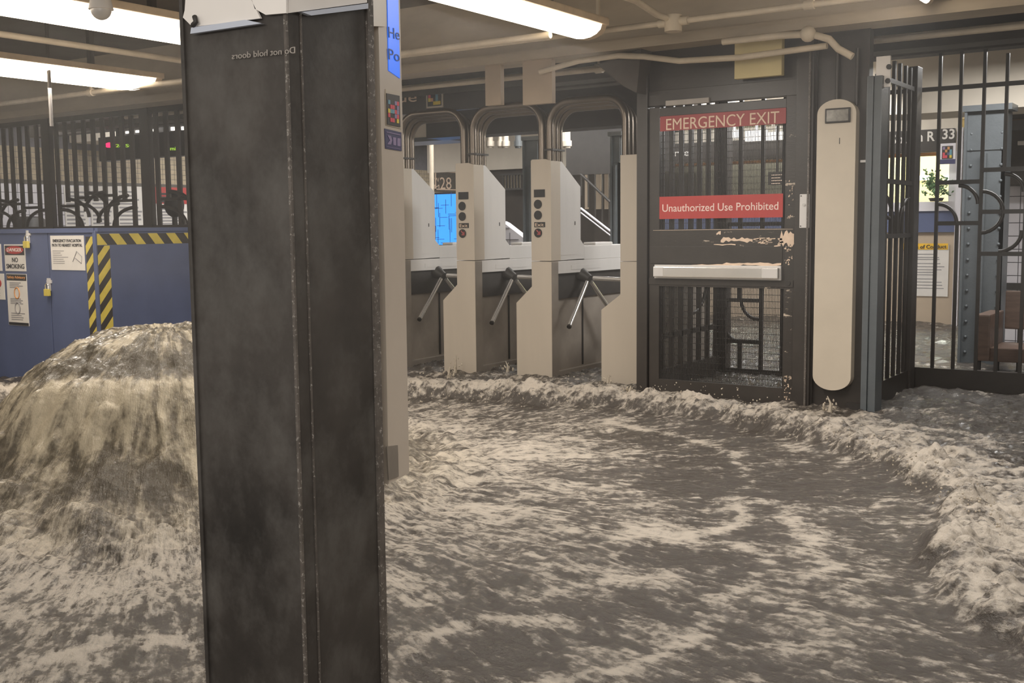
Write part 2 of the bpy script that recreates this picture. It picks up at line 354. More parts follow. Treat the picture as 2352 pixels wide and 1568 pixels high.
def water_mat():
    mt = bpy.data.materials.new('flood_water'); mt.use_nodes = True; nt = mt.node_tree; b = nt.nodes['Principled BSDF']; L = nt.links.new
    fo = nn(nt, 'ShaderNodeAttribute', attribute_name='foam'); fw_ = nn(nt, 'ShaderNodeAttribute', attribute_name='flow')
    mp = nn(nt, 'ShaderNodeMapping'); mp.inputs['Scale'].default_value = (8, 62, 22); L(fw_.outputs['Vector'], mp.inputs[0])
    n1 = nn(nt, 'ShaderNodeTexNoise'); n1.inputs['Scale'].default_value = 1; n1.inputs['Detail'].default_value = 6; n1.inputs['Roughness'].default_value = .65
    L(mp.outputs[0], n1.inputs['Vector'])
    tc = nn(nt, 'ShaderNodeTexCoord'); n2 = nn(nt, 'ShaderNodeTexNoise'); n2.inputs['Scale'].default_value = 26; n2.inputs['Detail'].default_value = 6
    n2.inputs['Roughness'].default_value = .65; L(tc.outputs['Object'], n2.inputs['Vector'])
    def mth(op, a, b_, c=None):
        n = nn(nt, 'ShaderNodeMath', operation=op)
        for i, v in enumerate([a, b_, c]):
            if v is None: continue
            if isinstance(v, (int, float)): n.inputs[i].default_value = v
            else: L(v, n.inputs[i])
        return n.outputs[0]
    sx_ = nn(nt, 'ShaderNodeSeparateXYZ'); L(fw_.outputs['Vector'], sx_.inputs[0])
    wr = nn(nt, 'ShaderNodeMapRange'); L(sx_.outputs[0], wr.inputs['Value']); wr.inputs['From Min'].default_value = .9; wr.inputs['From Max'].default_value = 1.7
    mp4 = nn(nt, 'ShaderNodeMapping'); mp4.inputs['Scale'].default_value = (3.4, 11, 4); L(fw_.outputs['Vector'], mp4.inputs[0])
    n4 = nn(nt, 'ShaderNodeTexNoise'); n4.inputs['Scale'].default_value = 1; n4.inputs['Detail'].default_value = 5; n4.inputs['Roughness'].default_value = .58; n4.inputs['Distortion'].default_value = .5
    L(mp4.outputs[0], n4.inputs['Vector'])
    mxn = nn(nt, 'ShaderNodeMix'); L(wr.outputs[0], mxn.inputs[0]); L(n4.outputs['Fac'], mxn.inputs[2]); L(n1.outputs['Fac'], mxn.inputs[3])
    mp5 = nn(nt, 'ShaderNodeMapping'); mp5.inputs['Scale'].default_value = (16, 150, 30); L(fw_.outputs['Vector'], mp5.inputs[0])
    n5 = nn(nt, 'ShaderNodeTexNoise'); n5.inputs['Scale'].default_value = 1; n5.inputs['Detail'].default_value = 3; L(mp5.outputs[0], n5.inputs['Vector'])
    nm_ = mxn.outputs[0]
    s1 = mth('MULTIPLY_ADD', nm_, 2.9, -1.45); wm = mth('MULTIPLY_ADD', wr.outputs[0], .3, .75)
    s2 = mth('MULTIPLY', mth('MULTIPLY_ADD', n2.outputs['Fac'], 1.9, -.95), wm)
    s5 = mth('MULTIPLY', mth('MULTIPLY_ADD', n5.outputs['Fac'], 1.2, -.6), wr.outputs[0])
    t = mth('ADD', mth('ADD', mth('ADD', fo.outputs['Fac'], s1), s2), s5)
    r = nn(nt, 'ShaderNodeMapRange'); r.interpolation_type = 'SMOOTHSTEP'; L(t, r.inputs['Value'])
    r.inputs['From Min'].default_value = -.05; r.inputs['From Max'].default_value = 1.05
    mx = nn(nt, 'ShaderNodeMix', data_type='RGBA'); L(r.outputs[0], mx.inputs['Factor'])
    mx.inputs['A'].default_value = srgb((80, 74, 68)) + (1,); mx.inputs['B'].default_value = srgb((198, 187, 173)) + (1,)
    mxa = nn(nt, 'ShaderNodeMix', data_type='RGBA'); L(wr.outputs[0], mxa.inputs['Factor'])
    mxa.inputs['A'].default_value = srgb((92, 83, 68)) + (1,); mxa.inputs['B'].default_value = srgb((80, 74, 68)) + (1,); L(mxa.outputs['Result'], mx.inputs['A'])
    mxb = nn(nt, 'ShaderNodeMix', data_type='RGBA'); L(wr.outputs[0], mxb.inputs['Factor'])
    mxb.inputs['A'].default_value = srgb((202, 188, 162)) + (1,); mxb.inputs['B'].default_value = srgb((198, 187, 173)) + (1,); L(mxb.outputs['Result'], mx.inputs['B'])
    L(mx.outputs['Result'], b.inputs['Base Color'])
    L(mth('MULTIPLY_ADD', r.outputs[0], mth('MULTIPLY_ADD', wr.outputs[0], .24, .16), .09), b.inputs['Roughness'])
    b.inputs['IOR'].default_value = 1.33; b.inputs['Specular IOR Level'].default_value = .9
    hgt = mth('ADD', mth('ADD', mth('MULTIPLY', nm_, .9), mth('MULTIPLY', n2.outputs['Fac'], .9)), mth('MULTIPLY', n5.outputs['Fac'], .4))
    bp = nn(nt, 'ShaderNodeBump'); bp.inputs['Strength'].default_value = .9; L(mth('MULTIPLY_ADD', wr.outputs[0], .006, .016), bp.inputs['Distance'])
    L(hgt, bp.inputs['Height']); L(bp.outputs[0], b.inputs['Normal'])
    return mt
M['water'] = water_mat(); M['spray'] = mat('spray_foam', (190, 178, 160), .25, 0, .2, 30)
xs = np.concatenate([np.arange(-8.9, -6.2, .03), np.arange(-6.2, .6, .0098)]); ys = np.concatenate([np.arange(1.0, 7.6, .0098), np.arange(7.6, 9.2, .02)])
fwat = water_obj('floodwater', xs, ys, lambda rc: rc > 1.25)
tag(fwat, 'muddy brown floodwater with pale foam sheeting across the station floor', 'water', kind='stuff')
mound = water_obj('water_mound', xs, ys, lambda rc: rc <= 1.25)
tag(mound, 'domed mound of brown water surging up behind the dark pillar', 'water', kind='stuff')
xs2 = np.arange(-13.95, 3.15, .05)
fb = water_obj('distant_floodwater', xs2, np.arange(9.18, 15.05, .05)); tag(fb, 'dark rippling floodwater beyond the turnstiles and bars', 'water', kind='stuff')
# droplets and spurts thrown off the wave
sp = MB()
def spurt(px, py, hh, n=14, ww=.05, y=None):
    base = P(px, py, z=.03) if y is None else P(px, py, y=y)
    for k in range(n):
        a = random.uniform(-1, 1)*ww; t = random.random()
        p = base + Vector((a, random.uniform(-.05, .05), hh*t*(1-abs(a)/ww*.6)))
        sp.ball(p, random.uniform(.003, .009)*(1.2-t*.6), 6, 4, sz=random.uniform(1, 2.2))
    sp.tube([base+Vector((0, 0, -.05)), base+Vector((ww*.15, 0, hh*.45)), base+Vector((ww*.3*random.choice((-1, 1)), 0, hh*.95))], [ww*.42, ww*.16, .003], 7)
for a in ((1722, 905, .14), (1785, 905, .11), (1045, 850, .13), (1030, 862, .08), (1165, 850, .08), (1395, 880, .07), (1905, 940, .09), (1560, 915, .06), (1445, 900, .05)): spurt(*a)
for k in range(420):
    x = random.uniform(945, 2300); th_ = 905 + max(0, (x-1500)/850)**1.7*330
    p = P(x, th_+random.uniform(-25, 25), z=.09); p.z = random.uniform(.04, .17)
    sp.ball(p, random.uniform(.0025, .006), 5, 3)
tag(sp.build('water_spray', 'spray'), 'spray droplets thrown up along the foaming wave edge', 'water', kind='stuff')

struct(MB().box(-17, 4, -1.5, 21, -.24, -.16).build('floor', 'darkbeam'))
struct(MB().box(-17, 4, 1.2, 21, 2.95, 3.1).build('ceiling', 'ceil'))
struct(MB().box(-14.2, -14, 2, 21, -.16, 2.95).build('wall_left', 'cream'))
struct(MB().box(-14.2, 4, 20.6, 20.8, -.16, 2.95).build('wall_back', 'beigewall'))
struct(MB().box(3.2, 3.4, 2, 21, -.16, 2.95).build('wall_right', 'cream'))

# ---- left wall: tile courses + frieze
tw = thing('tiled_wall_facing', 'white tiled wall facing with buff mosaic frieze behind the bars', 'wall', (-13.98, 14, -.1), kind='structure')
MB().box(-13.995, -13.975, 7.5, 20.4, -.1, 2.86).build('grout_bed', 'grout', tw)
me0 = None
def tile_copy(proto, loc, parent):
    o = proto.copy(); COL.objects.link(o); o.parent = parent; o.location = Vector(loc)-WO[parent.name]; return o
tm = MB()
for iz in range(12):
    for iy in range(86):
        y = 7.52 + iy*.15; z = 1.9 - .15*(iz+1)
        if y > 20.2: continue
        tm.box(-13.976, -13.966, y+.004, y+.146, z+.004, z+.146)
o = tm.build('wall_tiles', 'tile', tw); o['kind'] = 'stuff'
fm_ = MB()
for iy in range(86*2):
    for iz in range(6):
        y = 7.52+iy*.075; z = 1.92+iz*.075
        if y < 20.2: fm_.box(-13.976, -13.968, y+.003, y+.072, z+.003, z+.072)
o = fm_.build('frieze_tiles', 'frieze', tw); o['kind'] = 'stuff'
MB().box(-13.972, -13.955, 7.5, 20.3, 1.87, 1.915).build('border_strip', 'mosaic', tw)

# mosaic station number tablet
tb = thing('mosaic_tablet', 'dark mosaic number tablet reading 28 on the far tiled wall', 'sign', P(1020, 440, x=-13.95))
MB().box(-13.966, -13.94, 17.75, 19.6, 1.96, 2.40).build('tablet_field', 'mosaic', tb)
MB().box(-13.94, -13.93, 17.8, 19.55, 1.99, 2.01).box(-13.94, -13.93, 17.8, 19.55, 2.35, 2.37).box(-13.94, -13.93, 17.8, 17.83, 1.99, 2.37).build('tablet_border', 'tan', tb)
text('28', tb, P(1011, 434, x=-13.93), P(1037, 434, x=-13.93), .24, 'tan')
text('W', tb, P(998, 418, x=-13.93), P(1009, 418, x=-13.93), .09, 'tan'); text('M', tb, P(998, 434, x=-13.93), P(1009, 434, x=-13.93), .09, 'tan')
o = MB().tube([(P(992, 600, y=13.)[0], 13, 0), (P(992, 350, y=13.)[0], 13, 2.95)], .035, 10).build('conduit', 'pipe'); tag(o, 'thin white vertical conduit left of the mosaic 28 tablet', 'pipe')
# blue lit screen
sc_ = thing('display_screen', 'tall lit blue screen standing between two turnstiles', 'screen', P(1016, 590, y=12.5))
a = P(988, 447, y=12.5); b = P(1060, 562, y=12.5)
MB().box(a.x-.03, b.x+.03, 12.5, 12.6, -.16, a.z+.03, bev=.01).build('housing', 'dark', sc_)
MB().box(a.x, b.x, 12.49, 12.5, b.z, a.z).build('lit_panel', 'screen', sc_)
lm = MB()
for k in range(26):
    x = random.uniform(a.x, b.x-.05); z = random.uniform(b.z, a.z-.1); h_ = k % 2; lm.box(x, x+(.14 if h_ else .006), 12.486, 12.489, z, z+(.006 if h_ else .2))
lm.build('map_lines', 'signtext', sc_)
text('Mon Mar 11 10:45', sc_, P(994, 453, y=12.485), P(1036, 453, y=12.485), .03, 'white') if False else None

# ---- ceiling beams and pipes (run along x)
def xbeam(py_x, px, z, hgt, wid, mt, name, label, x0=-12, x1=2.5, web=True):
    y = P(px, py_x, z=z).y
    mb = MB().box(x0, x1, y, y+wid, z, z+hgt)
    if web: mb.box(x0, x1, y+wid*.4, y+wid*.6, z+hgt, 2.95)
    o = mb.build(name, mt); struct(o); o['label'] = label; return y
yb1 = xbeam(117, 1400, 2.42, .07, .26, 'duct', 'trim_1', 'cream painted ceiling beam nearest the lamps')
yb2 = xbeam(150, 1400, 2.44, .09, .16, 'darkbeam', 'trim_2', 'grimy ceiling beam above the gate')
yb3 = xbeam(123, 1967, 2.40, .07, .22, 'darkbeam', 'trim_3', 'grimy ceiling beam behind the gate')
struct(MB().box(-13, 3, 8.30, 8.45, 2.40, 2.95).build('trim_4', 'darkbeam'))
struct(MB().box(-13, -3.9, 7.60, 7.75, 2.45, 2.95).build('trim_5', 'darkbeam'))
struct(MB().box(-14, 3, 9.6, 9.9, 2.62, 2.95).build('trim_6', 'cream'))
def pipe(pts, r, label, mt='pipe', clamps=()):
    t = thing('ceiling_pipe', label, 'pipe', pts[0])
    MB().tube(pts, r, 12).build('pipe_run', mt, t)
    for c in clamps:
        MB().tube([Vector(c)-Vector((.03, 0, 0)), Vector(c)+Vector((.03, 0, 0))], r*1.45, 12).build('coupling', mt, t)
        MB().box(c[0]-.01, c[0]+.01, c[1]-.01, c[1]+.01, c[2], 2.95).build('hanger', mt, t)
    return t
q = P(1500, 56, z=2.46); yj = P(1546, 50, z=2.46)
pipe([(-9, q.y, 2.46), (-2.9, q.y, 2.46), (2, q.y, 2.46)], .019, 'slim cream conduit nearest the camera, crossing left to right', clamps=[(P(1375, 72, z=2.46).x, q.y, 2.46), (P(1860, 12, z=2.46).x, q.y, 2.46), (-6.6, q.y, 2.46)])
jb = thing('junction_box', 'round cream conduit junction box on the ceiling right of the lamp', 'junction box', (yj.x, q.y, 2.46))
MB().tube([(yj.x, q.y, 2.40), (yj.x, q.y, 2.50)], .055, 16).build('box_body', 'pipe', jb)
MB().tube([(yj.x-.10, q.y, 2.46), (yj.x+.10, q.y, 2.46)], .028, 12).build('collar', 'pipe', jb)
e = P(1461, 2, z=2.50)
pipe([(yj.x, q.y, 2.47), (yj.x-.05, q.y-.12, 2.49), (e.x, e.y, 2.50), (e.x-.05, 2.5, 2.50)], .019, 'curved cream conduit leaving the round junction box towards the lamp')
q2 = P(1845, 109, z=2.42)
pipe([(-10, q2.y, 2.42), (2, q2.y, 2.42)], .026, 'thick cream pipe running just above the gate frame', clamps=[(P(1170, 165, z=2.42).x, q2.y, 2.42), (P(1310, 142, z=2.42).x, q2.y, 2.42), (-8.2, q2.y, 2.42)])
q3 = P(1600, 98, z=2.5)
pipe([(-10, q3.y+.1, 2.40), (2, q3.y+.1, 2.40)], .02, 'thin pipe tucked under the cream ceiling beam')
q4 = P(300, 222, z=2.44)
pipe([(-12, 5.9, 2.38), (-6.3, 5.9, 2.38), (-3.7, 5.9, 2.38)], .022, 'cream pipe crossing above the blue hoarding at left', clamps=[(-8.3, 5.9, 2.38)])
# bent pipe at elbow over the gate
ws = [P(1660, 96, y=6.85), P(1790, 82, y=6.85), P(1862, 78, y=6.85), P(1905, 90, y=6.85), P(1925, 112, y=6.85), P(1958, 130, y=6.85)]
o = pipe(ws, .022, 'bent cream pipe with elbow above the rounded beige column cover')
MB().ball(P(1856, 78, y=6.84), .05, 12, 8).build('elbow_fitting', 'pipe', o)
ws = [P(1240, 165, y=6.9), P(1330, 140, y=6.9), P(1420, 128, y=6.9), P(1480, 130, y=6.9), P(1560, 140, y=6.9), P(1700, 132, y=6.9), P(1900, 105, y=6.9)]
pipe(ws, .02, 'sagging cream conduit above the right turnstile hoops')
ws = [P(1440, 150, y=7.2), P(1480, 170, y=7.2), P(1520, 180, y=7.2), P(1560, 190, y=7.2)]
pipe(ws, .018, 'short drooping conduit at the top left of the gate')
# Y-running pipes at left
ws = [P(163, 102, z=2.40), P(418, 143, z=2.40)]; d = ws[1]-ws[0]
pipe([(ws[0].x, 2.2, 2.40), (ws[0].x, ws[1].y+1.2, 2.40)], .02, 'cream conduit running under the left lamp towards the bars', clamps=())
hp_ = P(118, 280, y=5.0); tag(MB().tube([(hp_.x, 5.0, P(118, 290, y=5.).z), (hp_.x, 5.0, 2.95)], .013, 12).build('drop_conduit', 'darkbeam'), 'thin cream vertical conduit dropping from the ceiling at upper left', 'post')
# haunch brackets by the gate (dark folded steel under ceiling)
tag(MB().prism([(P(1380, 140, y=7.0).x, P(1380, 150, y=7.0).z), (P(1480, 150, y=7.0).x, 2.42), (P(1470, 215, y=7.0).x, P(1470, 215, y=7.0).z), (P(1440, 200, y=7.0).x, P(1440, 200, y=7.0).z)], 'y', 6.95, 7.25).build('bracket', 'darkbeam'), 'grimy folded bracket joining the gate frame to the ceiling', 'bracket')

# ---- lamps
def lamp(e1, e2, z, y0, y1, label):
    """strip lamp along y; e1, e2 pixels of its end edge"""
    a = P(*e1, z=z); b = P(*e2, z=z); xa, xb = sorted((a.x, b.x)); ye = (a.y+b.y)/2
    if y1 is None: y1 = ye
    t = thing('strip_lamp', label, 'lamp', ((xa+xb)/2, (y0+y1)/2, 2.9), 'glowing ceiling strip lamps')
    MB().box(xa-.015, xb+.015, y0-.02, y1+.07, z+.075, z+.12, bev=.008).build('lamp_housing', 'lampcap', t)
    pr = [(xa+(xb-xa)*(.5-.5*math.cos(PI*k/8)), z+.075-.075*math.sin(PI*k/8)) for k in range(9)]
    MB().prism(pr, 'y', y0, y1).build('diffuser', 'lamp', t)
    MB().prism([(x, q) for x, q in pr], 'y', y1, y1+.06).build('end_cap', 'lampcap', t)
    for yy in (y0+.4, y1-.4): MB().box((xa+xb)/2-.02, (xa+xb)/2+.02, yy-.02, yy+.02, z+.12, 2.95).build('hanger', 'darkbeam', t)
lamp((1345, 74), (1335, 104), 2.36, 3.6, None, 'large bright strip lamp just right of the dark pillar')
lamp((480, 88), (465, 124), 2.36, 2.4, None, 'bright strip lamp running in behind the left edge of the pillar')
lamp((318, 196), (300, 218), 2.36, 3.0, None, 'lower bright strip lamp at far left above the bars')
lamp((2135, 2), (2120, 14), 2.46, 4.6, None, 'strip lamp whose end just shows at the upper right')

# camera dome
dc = thing('dome_camera', 'white dome security camera under the ceiling at upper left', 'camera', P(232, 5, z=2.6))
c = P(232, 22, y=3.6)
MB().tube([c+Vector((0, 0, .05)), c+Vector((0, 0, 2.95-c.z))], .03, 12).build('stem', 'pipe', dc)
MB().tube([c+Vector((0, 0, .0)), c+Vector((0, 0, .05))], [.062, .05], 20).build('collar', 'panelwhite', dc)
MB().ball(c, .052, 20, 12).build('dome', 'steel', dc)

# ================================================================== PILLAR
cx, cy = -1.81, 1.79
lx = P(450, 784, y=cy).x; ry = P(868, 784, x=cx).y
pl = thing('station_pillar', 'dark haze-mottled steel pillar standing in the flood in the foreground', 'pillar', ((cx+lx)/2, (cy+ry)/2, -.16))
MB().box(lx, cx, cy, ry, -.16, 2.95, bev=.004).build('shaft', 'pillar', pl)
MB().box(cx-.005, cx+.003, cy-.003, cy+.003, -.16, 2.93).build('corner_strip', 'chip', pl)
MB().box(cx-.001, cx+.005, cy+.042, cy+.044, -.16, 2.93).build('edge_bead', 'chip', pl)
MB().box(lx-.006, lx+.006, cy-.006, cy+.01, -.16, 2.93).build('edge_bead', 'pillar', pl)
MB().box(cx-.01, cx+.007, ry-.018, ry+.003, -.16, 2.93).build('edge_bead', 'chip', pl)
# train lights reflected in the window, built as white pieces on the pillar
def onY(pts, off): return [(P(a, b, y=cy-off).x, P(a, b, y=cy-off).z) for a, b in pts]
def onX(pts, off): return [(P(a, b, x=cx+off).y, P(a, b, x=cx+off).z) for a, b in pts]
hp1 = thing('reflection_panel', 'white train light reflection built onto the left face of the pillar head', 'panel', (lx+.1, cy, 1.75), 'train light reflections at the pillar head')
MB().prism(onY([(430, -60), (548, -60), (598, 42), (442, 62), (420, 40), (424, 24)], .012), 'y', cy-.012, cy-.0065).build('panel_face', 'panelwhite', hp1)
MB().prism(onY([(442, 64), (566, 46), (604, 54), (440, 78)], .014), 'y', cy-.018, cy-.0065).build('reflection_edge', 'reflblue', hp1)
MB().tube([P(443, 58, y=cy-.02), P(450, 50, y=cy-.024), P(447, 38, y=cy-.02)], .006, 8).build('reflected_hook', 'dark', hp1)
hp2 = thing('reflection_panel', 'white train light reflection built across the corner of the pillar head', 'panel', (cx, cy, 1.75), 'train light reflections at the pillar head')
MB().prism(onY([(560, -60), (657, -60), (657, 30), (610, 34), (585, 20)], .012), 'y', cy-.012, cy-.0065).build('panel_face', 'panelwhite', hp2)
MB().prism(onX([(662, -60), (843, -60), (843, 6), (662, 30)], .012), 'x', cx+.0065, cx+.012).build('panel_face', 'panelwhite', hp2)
MB().prism(onX([(690, 28), (843, 8), (843, 20), (712, 36)], .014), 'x', cx+.0065, cx+.018).build('reflection_edge', 'reflblue', hp2)
text('Do not hold doors', pl, P(533, 136, y=cy-.0065), P(678, 122, y=cy-.0065), .014, 'plaque', mirror=True, ext=.0008)  # train lettering reflected in the window, set on the pillar face

# help point pylon
X0 = P(893, 1110, z=.2)  # rough
pa = P(893, 700, x=cx-.03)                                   # near edge
pbd = Vector((-math.sin(math.radians(20.5)), math.cos(math.radians(20.5)), 0))
nrm = Vector((pbd.y, -pbd.x, 0))
def onS(px, py, off=0.0):                                    # point on the pylon's face plane
    d = fw + rr*((px-1176)/F) - uu*((py-784)/F); o0 = pa + nrm*off
    return CAM + d*((o0-CAM).dot(nrm)/d.dot(nrm))
pt = thing('help_point_pylon', 'slim beige metal help point pylon mounted behind the pillar', 'help point', (pa.x, pa.y+.1, .1))
def slab(name, quads, off, th, mt, parent):
    mb = MB()
    for q_ in quads:
        f_ = [onS(a_, b_, off) for a_, b_ in q_]; n_ = len(f_)
        mb.add(f_ + [v-nrm*th for v in f_], [tuple(range(n_)), tuple(range(n_, 2*n_))[::-1]] + [(k, n_+k, n_+(k+1) % n_, (k+1) % n_) for k in range(n_)])
    return mb.build(name, mt, parent)
slab('body', [[(876, 61), (908, 0-40), (940, 1085), (895, 1112)]], 0, .0, 'beige', pt) if False else None
slab('body', [[(866, -60), (917, -60), (926, 340), (940, 1086), (893, 1111), (884, 640)]], 0, .05, 'pylon', pt)
slab('corner_bracket', [[(851, -60), (888, -60), (886, 61), (858, 60)]], .006, .03, 'beige', pt)
slab('blue_sign', [[(889, -60), (914, -60), (919, 180), (893, 162)]], .002, .0018, 'signblue', pt)
slab('access_cover', [[(889, 1025), (914, 1022), (916, 1094), (893, 1102)]], .003, .0028, 'greypanel', pt)
slab('code_plate', [[(886, 204), (919, 212), (922, 296), (889, 288)]], .002, .0018, 'beige', pt)
cp = slab('code_field', [[(888, 214), (918, 220), (920, 292), (890, 286)]], .004, .0018, 'dark', pt)
codes = [(0, 1, 'cyan'), (3, 1, 'lilac'), (4, 1, 'red2'), (1, 2, 'red2'), (4, 2, 'lilac'), (0, 3, 'yel2'), (1, 3, 'cyan'), (2, 3, 'cyan'), (3, 3, 'red2'), (4, 3, 'lilac'), (0, 4, 'red2'), (3, 4, 'lilac'), (4, 4, 'red2'), (1, 5, 'red2'), (2, 5, 'red2'), (4, 5, 'yel2'), (2, 2, 'red2')]
for i, j, c_ in codes:
    x0 = 892+i*5; y0 = 219+j*10+i*1.0
    slab('colour_square', [[(x0, y0), (x0+4.6, y0+.9), (x0+4.8, y0+10.4), (x0+.2, y0+9.5)]], .005, .0008, c_, pt)
nt_ = slab('notice', [[(884, 295), (922, 304), (923, 347), (886, 341)]], .002, .0018, 'navy', pt)
slab('print_line', [[(888, 302), (920, 309), (920, 311), (888, 304)], [(888, 336), (920, 342), (920, 343), (888, 337)], [(890, 310), (898, 312), (901, 322), (898, 332), (890, 331), (896, 322)], [(903, 315), (910, 316), (910, 334), (904, 333)], [(913, 317), (920, 318), (920, 336), (913, 335)]], .003, .0008, 'lilac', pt)
def ptext(b_, p0, p1, hh):
    return text(b_, pt, onS(*p0, .003), onS(*p1, .003), hh, 'signtext', ext=.0005)
ptext('He', (893, 86), (918, 92), .027); ptext('Po', (893, 136), (918, 142), .027)

# ================================================================== TURNSTILES
def turnstile(label):
    """built at the third pedestal's place; X = 0 is the pedestal's right side, Y = 0 its front"""
    t = thing('turnstile', label, 'turnstile', (0, 0, 0), 'row of steel turnstiles')
    # front plate with flared lower half (outline in x,z)
    MB().prism([(-.185, .94), (-.185, 1.725), (-.175, 1.735), (-.055, 1.735), (0, 1.72), (0, .94)], 'y', 0, .14).build('upper_pedestal', 'steelface', t)
    MB().prism([(-.185, .735), (-.185, .934), (0, .934), (0, -.16), (-.335, -.16), (-.335, .60)], 'y', 0, .10).build('lower_pedestal', 'steelface', t)
    MB().box(-.004, .002, .002, .10, -.16, .93).build('side_strip', 'greypanel', t)
    # head housing, outline in y,z
    hd = MB().prism([(.141, .94), (.141, 1.72), (.17, 1.72), (.46, 1.53), (.46, 1.10), (.52, 1.05), (.52, .945)], 'x', -.178, -.004).build('head_housing', 'steel', t)
    MB().prism([(.07, .98), (.07, 1.46), (.40, 1.46), (.40, .98)], 'x', -.004, -.001).build('access_door', 'steel', t)
    MB().box(-.004, .002, .36, .368, 1.22, 1.25).build('door_lock', 'dark', t)
    MB().box(-.185, 0, .101, 1.35, .835, .935, bev=.004).build('beam', 'steel', t)
    MB().box(-.001, .003, .30, .78, .86, .895).build('beam_cover', 'steel', t)
    MB().box(-.18, -.004, .52, 1.33, .936, 1.05, bev=.006).build('deck', 'steel', t)
    MB().box(-.15, -.03, .75, 1.05, 1.05, 1.075, bev=.01).build('reader_hump', 'steel', t)
    MB().box(-.18, -.03, .101, 1.32, .63, .834).build('mechanism_box', 'dark', t)
    MB().box(-.18, -.05, .101, 1.32, -.16, .629).build('lower_side', 'greypanel', t)
    MB().box(-.19, -.005, .101, 1.36, -.16, .05).build('plinth', 'greypanel', t)
    MB().box(-.05, -.045, .55, .57, .06, .62).build('side_seam', 'dark', t)
    # arms
    hub = Vector((.05, .49, .785))
    MB().tube([(-.03, .49, .82), hub+Vector((.012, 0, -.01))], [.06, .036], 14).build('hub', 'dark', t)
    for d in ((1, 0, -.02), (.15, -.76, -.60), (.12, .70, -.70)):
        d = Vector(d).normalized(); ar = MB().tube([hub+d*.05, hub+d*.58], .018, 12).build('arm', 'chrome', t)
        MB().tube([hub+d*.58, hub+d*.595], .019, 12).build('arm_tip', 'dark', ar)
    # face fittings
    def disc(zc, mt, nm):
        return MB().tube([(-.12, .001, zc), (-.12, -.006, zc)], .036, 20).build(nm, mt, t)
    MB().box(-.155, -.055, -.005, .002, 1.44, 1.50).build('screen', 'glasspanel', t)
    disc(1.385, 'glasspanel', 'indicator_light'); disc(1.30, 'glasspanel', 'indicator_light')
    MB().box(-.155, -.055, -.004, .002, 1.205, 1.245).build('exit_plate', 'glasspanel', t)
    text('Exit', t, (-.145, -.0055, 1.212), (-.065, -.0055, 1.212), .026, 'tan', ext=.001)
    dd = disc(1.16, 'glasspanel', 'exit_lens')
    MB().prism([(-.135, 1.18), (-.128, 1.187), (-.105, 1.163), (-.105, 1.175), (-.095, 1.175), (-.095, 1.145), (-.125, 1.145), (-.125, 1.155), (-.112, 1.155)], 'y', -.0085, -.006).build('arrow', 'dullred', t)
    # guide hoops over the lane to the right: three parallel pipes
    def hoop(xa, xb, za, zb, y, top):
        pts = [(xa, y, za)]; R = .17
        for k in range(9): a_ = PI - k*PI/16; pts.append((xa+R+R*math.cos(a_), y, top-R+R*math.sin(a_)))
        for k in range(9): a_ = PI/2 - k*PI/16; pts.append((xb-R+R*math.cos(a_), y, top-R+R*math.sin(a_)))
        pts.append((xb, y, zb)); return pts
    for k, y in enumerate((.05, .115, .18)):
        MB().tube(hoop(-.035, .77-.135, 1.72 if y < .15 else 1.70, 1.72, y, 2.17-.02*k), .030, 12).build('hoop_pipe', 'tube', t)
    MB().box(-.075, .005, .02, .21, 1.80, 1.815).build('hoop_clamp', 'dark', t)
    return t
def copy_tree(o, parent=None):
    c_ = o.copy(); COL.objects.link(c_)
    if parent is not None: c_.parent = parent
    for ch in list(o.children): copy_tree(ch, c_)
    return c_
TY = 7.39
t3 = turnstile('full steel turnstile second from the emergency gate, between two others')
t2 = copy_tree(t3); t1 = copy_tree(t3)
t3.location = (-4.64, TY, 0); t2.location = (-5.385, TY, 0); t1.location = (-6.15, TY, 0)
t2['label'] = 'steel turnstile beside the blue lit screen, third from the emergency gate'
t1['label'] = 'steel turnstile half hidden by the beige help point pylon'
# end pedestal by the gate
t4 = thing('end_pedestal', 'plain steel end pedestal standing against the black emergency gate', 'turnstile', (-3.87, TY, 0), 'row of steel turnstiles')
MB().box(-4.025, -3.87, TY, TY+.14, .944, 1.735, bev=.003).build('upper_pedestal', 'steelface', t4)
MB().prism([(-4.025, .69), (-4.025, .94), (-3.87, .94), (-3.87, -.16), (-4.19, -.16), (-4.19, .57)], 'y', TY, TY+.10).build('lower_pedestal', 'steelface', t4)
MB().box(-4.02, -3.88, TY+.1, TY+1.3, -.16, .93).build('side_body', 'greypanel', t4)

# ================================================================== EMERGENCY GATE
GY = 7.10
def gx(px): return P(px, 600, y=GY).x
def gz(py, px=1650): return P(px, py, y=GY).z
gf = thing('gate_frame', 'black steel frame around the emergency exit gate', 'gate frame', (-3.1, GY, -.16))
MB().box(gx(1465), gx(1489), GY-.02, GY+.10, -.16, 2.42, bev=.004).build('frame_post', 'black', gf)
MB().box(gx(1827), gx(1866), GY-.03, GY+.10, -.16, 2.42, bev=.004).build('frame_post', 'black', gf)
MB().box(gx(1856), gx(1860), GY-.045, GY-.03, -.16, 2.3).build('post_rib', 'chip', gf)
MB().box(gx(1489), gx(1827), GY, GY+.08, gz(232), gz(196), bev=.003).build('head_rail', 'black', gf)
MB().box(gx(1489), gx(1827), GY+.02, GY+.05, gz(196), 2.42).build('transom_panel', 'black', gf)
MB().box(gx(1530), gx(1628), GY-.02, GY+.02, gz(240, 1580), gz(228, 1580), bev=.004).build('door_closer', 'plaque', gf)
MB().box(gx(1839), gx(1861), GY-.036, GY-.03, gz(523, 1850), gz(446, 1850), bev=.001).build('lock_plate', 'steel', gf)
lp = [o_ for o_ in bpy.data.objects if o_.name.startswith('lock_plate')][0]
